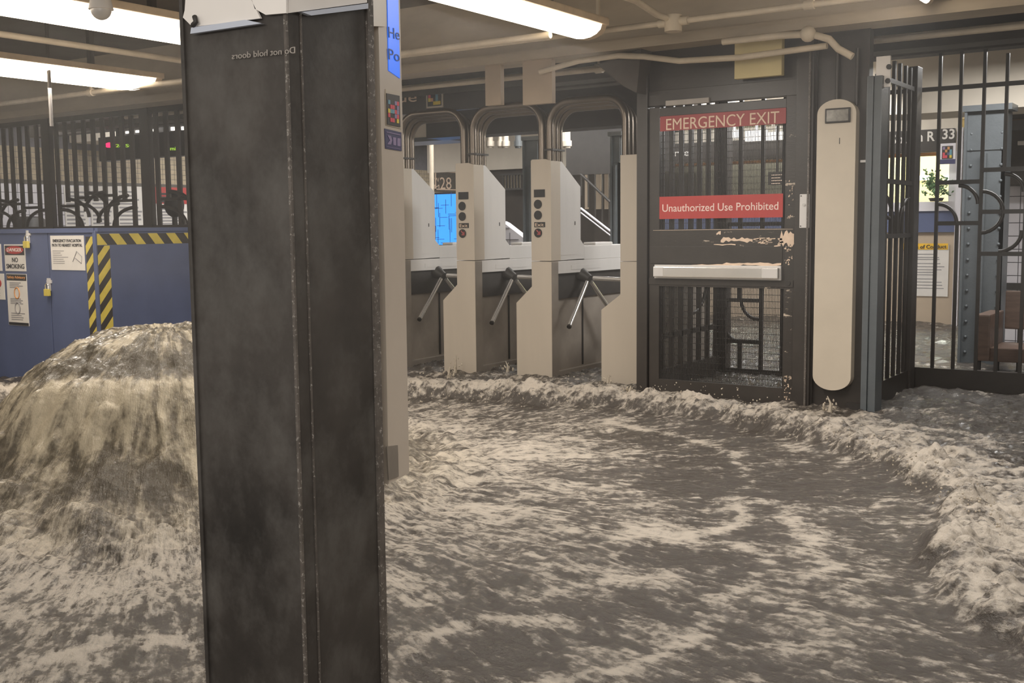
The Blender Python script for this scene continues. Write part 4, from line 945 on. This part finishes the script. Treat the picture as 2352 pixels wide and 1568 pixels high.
# pale plates over the hoops
for k, (x0_, y0_, x1_, y1_, mt_, lab) in enumerate(((1114, 178, 1150, 240, 'beigewall', 'narrow pale plate hanging above the middle hoops'), (1200, 172, 1268, 236, 'beigewall', 'wide pale plate hanging above the middle hoops'), (1687, 128, 1795, 172, 'boothback', 'pale box above the emergency gate'))):
    p_ = P(x0_, y0_, y=6.95); q_ = P(x1_, y1_, y=6.95)
    if k == 2: p_ = P(x0_, y0_, y=7.02); q_ = P(x1_, y1_, y=7.02)
    tag(MB().box(p_.x, q_.x, p_.y, p_.y+.05, q_.z, p_.z+.1, bev=.004).build('hanging_plate', mt_), lab, 'plate')
h2 = thing('dark_soffit', 'deep black box beam seen through the turnstile hoops', 'beam', (-6, 9.2, 2.1))
p_ = P(978, 262, y=9.2); q_ = P(1445, 296, y=9.2)
MB().box(p_.x, q_.x+.6, 9.2, 9.5, 2.14, 2.60, bev=.005).build('beam_body', 'black', h2)
# cream ducts and pipes behind
struct(MB().box(-13.9, -7.3, 9.5, 10.5, 2.45, 2.95).build('trim_7', 'cream'))
dk = thing('cream_duct', 'cream duct ledge running behind the turnstile hoops', 'duct', (-7, 11, 2.2))
MB().box(-11.5, -4.5, 10.9, 11.4, 2.33, 2.60, bev=.01).build('duct_body', 'cream', dk)
MB().box(-11.5, -8.3, 10.88, 11.4, 2.28, 2.33).build('blue_edge', 'bluegrey', dk)
for xx in (-11, -8, -5): MB().box(xx, xx+.05, 11.1, 11.15, 2.6, 2.95).build('hanger', 'dark', dk)
for k, px in enumerate((1126, 1151, 1162, 1190, 1283, 1293, 1303)):
    p_ = P(px, 340, y=10.6); lb_ = ['leftmost of the stub pipes', 'second of the stub pipes', 'third of the stub pipes', 'dark stub pipe fourth from left', 'first stub pipe right of the middle pedestal', 'second stub pipe right of the middle pedestal', 'third stub pipe right of the middle pedestal'][k]
    tag(MB().tube([(p_.x, 10.6, p_.z), (p_.x, 10.6, 2.95)], .035, 10).tube([(p_.x, 10.6, p_.z+.02), (p_.x, 10.6, p_.z+.08)], .05, 10).build('drop_pipe', 'cream' if k != 3 else 'bluegrey'), lb_ + ' hanging behind the hoops', 'pipe', 'stub pipes behind the hoops')
w1 = thing('plaster_wall', 'cream plaster strip wall beyond the turnstiles', 'wall', (-8, 14.9, 2.2), kind='structure')
a_ = P(1090, 365, y=15.); b_ = P(1240, 385, y=15.)
MB().box(a_.x-1.0, b_.x+1.5, 15, 15.1, b_.z, a_.z+.4).build('plaster_band', 'cream', w1)
MB().box(a_.x, -5.0, 15.1, 15.3, -.1, b_.z).build('brown_lower', 'brownwall', w1)
gr = thing('lit_grille', 'small warm lit grille in the dark wall between two turnstiles', 'grille', P(1168, 430, y=14.9))
p_ = P(1152, 403, y=14.9); q_ = P(1200, 431, y=14.9)
MB().box(p_.x, q_.x, 14.93, 15.12, q_.z, p_.z).build('grille_back', 'frieze', gr)
for k in range(7): x = p_.x+(q_.x-p_.x)*(k+.5)/7; MB().box(x-.012, x+.012, 14.9, 14.93, q_.z, p_.z).build('slat', 'dark', gr)
MB().box(p_.x-.03, q_.x+.03, 14.89, 14.93, p_.z, p_.z+.03).box(p_.x-.03, q_.x+.03, 14.89, 14.93, q_.z-.03, q_.z).build('grille_frame', 'dark', gr)
# stairs parapet with white tiles
sp_ = thing('stair_parapet', 'white tiled sloping stair parapet between two turnstiles', 'parapet', P(1180, 580, y=12.8))
def q2(px, py, y=12.8): p = P(px, py, y=y); return (p.x, p.z)
MB().prism([q2(1150, 508), q2(1158, 512), q2(1215, 556), q2(1240, 600), (q2(1240, 600)[0], -.1), (q2(1150, 600)[0], -.1)], 'y', 12.8, 12.95).build('parapet_core', 'tile', sp_)
gm = MB()
for k in range(6):
    x = q2(1150, 500)[0]+.15*k; gm.box(x, x+.008, 12.794, 12.8, -.1, q2(1150, 508)[1]-.16*k)
for k in range(6): gm.box(q2(1150, 500)[0], q2(1150, 500)[0]+.15*(k+1), 12.794, 12.8, 1.2-.16*k, 1.208-.16*k)
o = gm.build('tile_joints', 'grout', sp_); o['kind'] = 'stuff'
# blue-grey column
def riveted(name, label, x0, x1, y, z1, rows=True):
    t = thing(name, label, 'column', ((x0+x1)/2, y, -.16))
    MB().box(x0, x1, y, y+.02, -.16, z1).build('front_plate', 'bluegrey', t)
    MB().box(x0, x0+.02, y-.05, y, -.16, z1).build('flange', 'bluegrey', t)
    MB().box((x0+x1)/2-.01, (x0+x1)/2+.02, y-.05, y, -.16, z1-.35).build('flange', 'bluegrey', t)
    MB().box(x0-.03, x1+.05, y-.06, y+.2, z1, z1+.05).build('cap_plate', 'bluegrey', t)
    MB().box(x0+.02, x1, y-.01, y, z1-.32, z1).build('gusset_plate', 'bluegrey', t)
    MB().box(x1-.03, x1, y, y+.25, -.16, z1).build('side_plate', 'bluegrey', t)
    if rows:
        n = 15
        for k in range(n):
            for xx in (x0+.05, x1-.03):
                MB().ball((xx, y-.002, .1+k*(z1-.15)/n), .014, 8, 4).build('rivet', 'bluegrey', t)
    return t
riveted('riveted_column', 'blue grey riveted steel column behind the ornamental fence', -2.14, -1.82, 10.0, 2.13)
pc = P(1205, 400, y=11.9).x, P(1236, 400, y=11.9).x
riveted('riveted_column', 'slim blue grey column between the two middle turnstiles', pc[0], pc[1], 11.9, 2.3, False)
riveted('riveted_column', 'slim dark column right of the stairs behind the turnstiles', P(1406, 400, y=12.).x, P(1424, 400, y=12.).x, 12.0, 2.3, False)
# dark stair enclosure
se = thing('stair_enclosure', 'dark stair enclosure with railing seen right of the middle turnstile', 'staircase', P(1380, 600, y=13.6))
p_ = P(1300, 330, y=13.6); q_ = P(1480, 395, y=13.6)
MB().box(p_.x, q_.x+.4, 13.6, 13.7, q_.z, 2.95).build('upper_band', 'dark', se)
MB().box(p_.x, q_.x+.4, 14.4, 14.5, -.1, q_.z).build('back_wall', 'brownwall', se)
for k in range(7):
    p_ = P(1335+k*16, 395, y=13.6); MB().bar((p_.x, 13.6, q_.z), (p_.x, 13.6, max(.3, 1.65-.17*k)), .016, .016).build('baluster', 'dark', se)
MB().tube([P(1334, 400, y=13.5), P(1440, 500, y=13.5)], .02, 8).build('handrail', 'dark', se)
MB().tube([P(1334, 478, y=13.5), P(1440, 560, y=13.5)], .016, 8).tube([P(1334, 488, y=13.5), P(1440, 570, y=13.5)], .010, 8).build('stair_rail', 'tile', se)
for px, w_ in ((1343, 8), (1368, 12), (1388, 9)):
    p_ = P(px, 400, y=14.2); r_ = P(px+w_, 480, y=14.2); MB().box(p_.x, r_.x, 14.2, 14.22, r_.z, p_.z).build('hanging_strip', 'beigewall', se)
MB().box(P(1405, 430, y=13.).x, P(1411, 430, y=13.).x, 13, 13.03, P(1408, 550, y=13.).z, P(1408, 430, y=13.).z).build('white_post', 'tile', se)

# ================================================================== BOOTH
BY = 13.76
def bx(px, py=500): return P(px, py, y=BY).x
bt = thing('service_booth', 'glazed station booth with blue band and beige base', 'booth', (-5, BY, -.16))
XL, XR_ = bx(1500), bx(2197)
MB().box(XL, XR_, BY, BY+.1, -.16, 1.10).build('lower_wall', 'beigewall', bt)
MB().box(XL, XR_+.02, BY-.03, BY+.1, 1.10, 1.35).build('blue_band', 'blue', bt)
MB().box(XL, XR_+.03, BY-.05, BY+.12, 1.35, 1.46).build('counter_sill', 'tile', bt)
MB().box(XL, XR_, BY-.01, BY+.1, 2.04, 2.46).build('header', 'cream', bt)
MB().box(XR_-.10, XR_, BY, BY+.1, 1.46, 2.1).build('frame_post', 'tile', bt)
MB().box(bx(1660)-.04, bx(1660)+.04, BY, BY+.1, 1.46, 2.1).build('frame_post', 'dark', bt)
MB().box(bx(1815), XR_, BY+1.6, BY+1.7, 1.2, 2.7).build('back_wall', 'boothback', bt)
MB().box(XL, bx(1815), BY+1.6, BY+1.7, 1.2, 2.7).build('back_wall', 'boothgreen', bt)
MB().box(XL, XR_, BY+.1, BY+1.7, 2.55, 2.62).build('booth_ceiling', 'cream', bt)
MB().box(XL, XR_-.1, BY+.03, BY+.05, 2.0, 2.06).build('light_strip', 'orange', bt)
for px in (1640, 1722, 1745, 2120, 2180): p_ = P(px, 408, y=BY+1.5); MB().box(p_.x-.06, p_.x+.06, BY+1.55, BY+1.58, p_.z-.03, p_.z+.03).build('lit_lamp', 'litwhite', bt)
gm_ = bpy.data.materials.new('booth_glass'); gm_.use_nodes = True; g_ = gm_.node_tree.nodes['Principled BSDF']
g_.inputs['Base Color'].default_value = (.85, .95, .9, 1); g_.inputs['Transmission Weight'].default_value = 1; g_.inputs['Roughness'].default_value = .02; g_.inputs['IOR'].default_value = 1.05
M['glass'] = gm_
MB().box(XL, XR_-.1, BY+.06, BY+.066, 1.46, 2.04).build('glass_pane', 'glass', bt)
bs = thing('booth_sign', 'black booth sign with white letters ending in 33', 'sign', (-4, BY-.1, 2.05))
MB().box(bx(1500), XR_-.02, BY-.12, BY-.06, 2.045, 2.30, bev=.003).build('board', 'black', bs)
text('33', bs, P(2164, 319, y=BY-.125), P(2192, 318, y=BY-.125), .11, 'white', bold=.02)
text('h R', bs, P(2107, 325, y=BY-.125), P(2147, 323, y=BY-.125), .11, 'white', bold=.02)
text('Sout', bs, P(2046, 331, y=BY-.125), P(2100, 327, y=BY-.125), .11, 'white', bold=.02)
text('Street', bs, P(1529, 359, y=BY-.125), P(1592, 357, y=BY-.125), .085, 'white', bold=.02)
cs = thing('code_sheet', 'white sheet with colourful squares taped below the 33 sign', 'poster', (bx(2177), BY-.06, 1.8))
p_ = P(2158, 330, y=BY-.13); q_ = P(2194, 376, y=BY-.13)
MB().box(p_.x, q_.x, BY-.13, BY-.125, q_.z, p_.z).build('sheet', 'tile', cs)
MB().box(p_.x+.03, q_.x-.03, BY-.134, BY-.13, q_.z+.06, p_.z-.03).build('code_field', 'dark', cs)
MB().box(p_.x, q_.x, BY-.134, BY-.13, q_.z-.0, q_.z+.055).build('blue_footer', 'navy', cs)
wv = (q_.x-p_.x-.08)/4; hv = (p_.z-q_.z-.11)/4
for i, j, c_ in ((0, 0, 'lilac'), (2, 0, 'orange'), (1, 1, 'orange'), (3, 1, 'cyan'), (0, 2, 'red2'), (2, 2, 'blue'), (3, 2, 'cyan'), (1, 3, 'red2'), (3, 3, 'yel2'), (0, 3, 'red2')):
    MB().box(p_.x+.04+wv*i, p_.x+.04+wv*(i+1), BY-.137, BY-.134, p_.z-.04-hv*(j+1), p_.z-.04-hv*j).build('colour_square', c_, cs)
rc, a_, b_ = sign('rules_poster', 'white rules of conduct poster with yellow heading on booth base', 'poster', [(2080, 562), (2177, 681)], y=BY, off=.01)
a2 = P(2070, 559, y=BY); b2 = P(2178, 573, y=BY)
MB().box(a2.x, b2.x, BY-.014, BY-.01, b2.z, a2.z).build('yellow_heading', 'signyellow', rc)
text('Rules of Conduct', rc, P(2082, 571, y=BY-.016), P(2174, 570, y=BY-.016), .042, 'ink', bold=.02)
lines(rc, a_, b_, BY-.0105, [.18, .24, .28, .36, .42, .48, .53, .58, .66, .72, .78, .84], 'inkgrey', x0f=.05)
# plant on the sill
pn = thing('potted_plant', 'leafy green plant on the booth sill below the 33 sign', 'plant', (bx(2150), BY-.12, 1.46))
c_ = P(2150, 472, y=BY-.15)
MB().tube([(c_.x, BY-.15, 1.462), (c_.x, BY-.15, 1.50)], [.07, .09], 14).build('pot', 'brownwall', pn)
stm = MB(); lv = MB()
for k in range(24):
    a_ = random.uniform(0, 2*PI); rl = random.uniform(.05, .22); zt_ = random.uniform(.06, .33)
    tip = Vector((c_.x+rl*math.cos(a_), BY-.15+rl*.35*math.sin(a_), 1.48+zt_)); bs_ = Vector((c_.x, BY-.15, 1.49))
    md = (tip+bs_)/2+Vector((0, 0, .03)); stm.tube([bs_, md, tip], .003, 5)
    for j in range(12):
        p = md.lerp(tip, j/11)+Vector([random.uniform(-.03, .03) for _ in range(3)]); d1 = Vector((random.uniform(-1, 1), random.uniform(-.5, .5), random.uniform(-.4, .9))).normalized()*random.uniform(.03, .055)
        d2_ = d1.cross(Vector((random.uniform(-1, 1), 1, random.uniform(-1, 1)))).normalized()*.011
        lv.add([p, p+d1*.5+d2_, p+d1, p+d1*.5-d2_+Vector((0, .004, 0))], [(0, 1, 2), (0, 2, 3)])
stm.build('stems', 'leaf', pn); o = lv.build('foliage', 'leaf', pn); o['kind'] = 'stuff'
# bright strip lights deeper in the hall (seen through gate mesh)
for k, (xa, ya_, xb, yb2_) in enumerate(((1530, 318, 1600, 330), (1665, 300, 1705, 316), (1712, 300, 1760, 322), (1762, 304, 1803, 320))):
    p_ = P(xa, ya_, y=14.8 if k == 0 else 13.2); q_ = P(xb, yb2_, y=14.8 if k == 0 else 13.2)
    tag(MB().box(p_.x, q_.x, p_.y, p_.y+.05, q_.z, p_.z).box((p_.x+q_.x)/2-.01, (p_.x+q_.x)/2+.01, p_.y+.02, p_.y+.04, p_.z, 2.95).build('strip_light', 'litwhite'), ['small far strip light through the upper left of the gate mesh', 'far strip light through the mesh right of its middle bar', 'far strip light through the upper middle of the mesh', 'far strip light through the upper right of the mesh'][k], 'lamp', 'far strip lights behind the gate')
for k, px in enumerate((1552, 1570)):
    p_ = P(px, 221, y=7.6); tag(MB().ball(p_, .02, 10, 6).build('bulb', 'litwhite'), ['left of the two bright bulbs above the gate', 'right of the two bright bulbs above the gate'][k], 'lamp', 'bright bulbs above the gate')
# small black notice seen through the mesh
sg = thing('black_notice', 'small black notice with white text seen through the gate mesh', 'sign', P(1782, 410, y=11.))
p_ = P(1765, 395, y=11.); q_ = P(1803, 424, y=11.)
MB().box(p_.x, q_.x, 11, 11.02, q_.z, p_.z).build('board', 'dark', sg)
MB().box((p_.x+q_.x)/2-.01, (p_.x+q_.x)/2+.01, 11, 11.02, p_.z, 2.95).build('hanger', 'dark', sg)
text('Swipe card', sg, P(1770, 406, y=10.99), P(1798, 406, y=10.99), .02, 'tan') if False else None
mbn = MB()
for k in range(4): mbn.box(p_.x+.03, q_.x-.03-.02*(k % 2), 10.995, 11, p_.z-.03-.028*k-.008, p_.z-.03-.028*k)
mbn.build('printed_lines', 'tan', sg)

# right background: cream ceiling haunch, tile wall, machine
hb2 = thing('ceiling_haunch', 'cream sloping ceiling beam behind the right ornamental fence', 'beam', (-1.5, 10.4, 2.4))
MB().prism([(P(2115, 195, y=10.6).x, 2.17), (P(2352, 250, y=10.6).x+3, 2.17), (P(2352, 250, y=10.6).x+3, 2.95), (P(2115, 195, y=10.6).x-1.5, 2.95), (P(2115, 195, y=10.6).x-1.5, 2.22)], 'y', 10.25, 10.9).build('beam_body', 'cream', hb2)
MB().prism([(10.9, 2.20), (12.4, 2.75), (12.4, 2.95), (10.9, 2.95)], 'x', -4.2, -.2).build('sloping_soffit', 'cream', hb2)
dm = thing('ticket_machine', 'dark wall machine at the right edge behind the ornamental fence', 'machine', P(2340, 400, y=11.5))
p_ = P(2305, 300, y=11.5); q_ = P(2352, 425, y=11.5)
MB().box(p_.x, q_.x+1.2, 11.5, 11.8, q_.z, p_.z, bev=.01).build('machine_body', 'brownwall', dm)
MB().box(P(2338, 325, y=11.49).x, q_.x+.3, 11.47, 11.5, P(2340, 334, y=11.49).z, P(2340, 324, y=11.49).z, bev=.008).build('card_slot', 'steel', dm)
rw = thing('tiled_wall_panel', 'white square tiled wall at far right behind the bench', 'wall', (-1.3, 11.9, -.1), kind='structure')
xa = P(2308, 500, y=11.9).x
MB().box(xa, xa+3.5, 11.9, 12.0, -.1, 2.2).build('grout_bed', 'grout', rw)
for i in range(10):
    for j in range(14):
        x = xa+.01+i*.13; z = -.1+j*.13; MB().box(x+.004, x+.126, 11.885, 11.9, z+.004, z+.126).build('tile', 'tile', rw)
tag(MB().box(xa-.02, xa+3, 11.80, 11.86, P(2330, 665, y=11.8).z, P(2330, 650, y=11.8).z).build('wall_rail', 'dark'), 'dark horizontal rail on the tiled wall above the bench', 'rail')
wp = P(2197, 330, y=12.); tag(MB().box(P(2196, 400, y=13.6).x, P(2209, 400, y=13.6).x, 13.6, 13.66, -.16, 2.3).build('white_post', 'tile'), 'white post between booth window and riveted column', 'post')

# ---- bench
BE = 9.15
bn_ = thing('wooden_bench', 'brown wooden station bench standing in the water at right edge', 'bench', P(2300, 850, y=BE))
def bb_(px, py, y=BE): p = P(px, py, y=y); return p.x, p.z
ax0, azt = bb_(2240, 722); ax1 = bb_(2275, 722)[0]; azb = bb_(2240, 828)[1]
MB().box(ax0, ax1, BE, BE+.55, azb, azt, bev=.012).build('armrest', 'wood', bn_)
MB().box(ax1, ax1+2.2, BE+.02, BE+.5, bb_(2300, 832)[1], bb_(2300, 800)[1], bev=.008).build('seat', 'wood', bn_)
p_ = P(2310, 668, y=BE+.5); q_ = P(2310, 755, y=BE+.5)
MB().box(p_.x, p_.x+2.1, BE+.5, BE+.56, q_.z, p_.z, bev=.008).build('backrest', 'wood', bn_)
for px in (2243, 2285, 2337): x = bb_(px, 840)[0]; MB().box(x-.015, x+.015, BE+.05, BE+.09, -.16, azb+.01).build('leg', 'dark', bn_)
x = P(2340, 800, y=BE+.5).x; MB().box(x-.015, x+.015, BE+.5, BE+.53, -.16, q_.z).build('leg', 'dark', bn_)

# ---- added volume veil in place of the haze on the train window
if HAZE:
    mh = bpy.data.materials.new('glass_haze'); mh.use_nodes = True; nt = mh.node_tree
    nt.nodes.remove(nt.nodes['Principled BSDF']); vs_ = nn(nt, 'ShaderNodeVolumeScatter')
    vs_.inputs['Color'].default_value = (1, .985, .965, 1); vs_.inputs['Density'].default_value = .0095; vs_.inputs['Anisotropy'].default_value = .3
    nt.links.new(vs_.outputs[0], nt.nodes['Material Output'].inputs['Volume'])
    M['glass_haze'] = mh
    o = MB().box(-13.9, 3.1, 1.0, 7.2, .9, 2.9).build('glass_haze', 'glass_haze'); tag(o, 'thin pale veil standing in for haze on the train window', 'glass_haze', kind='stuff')
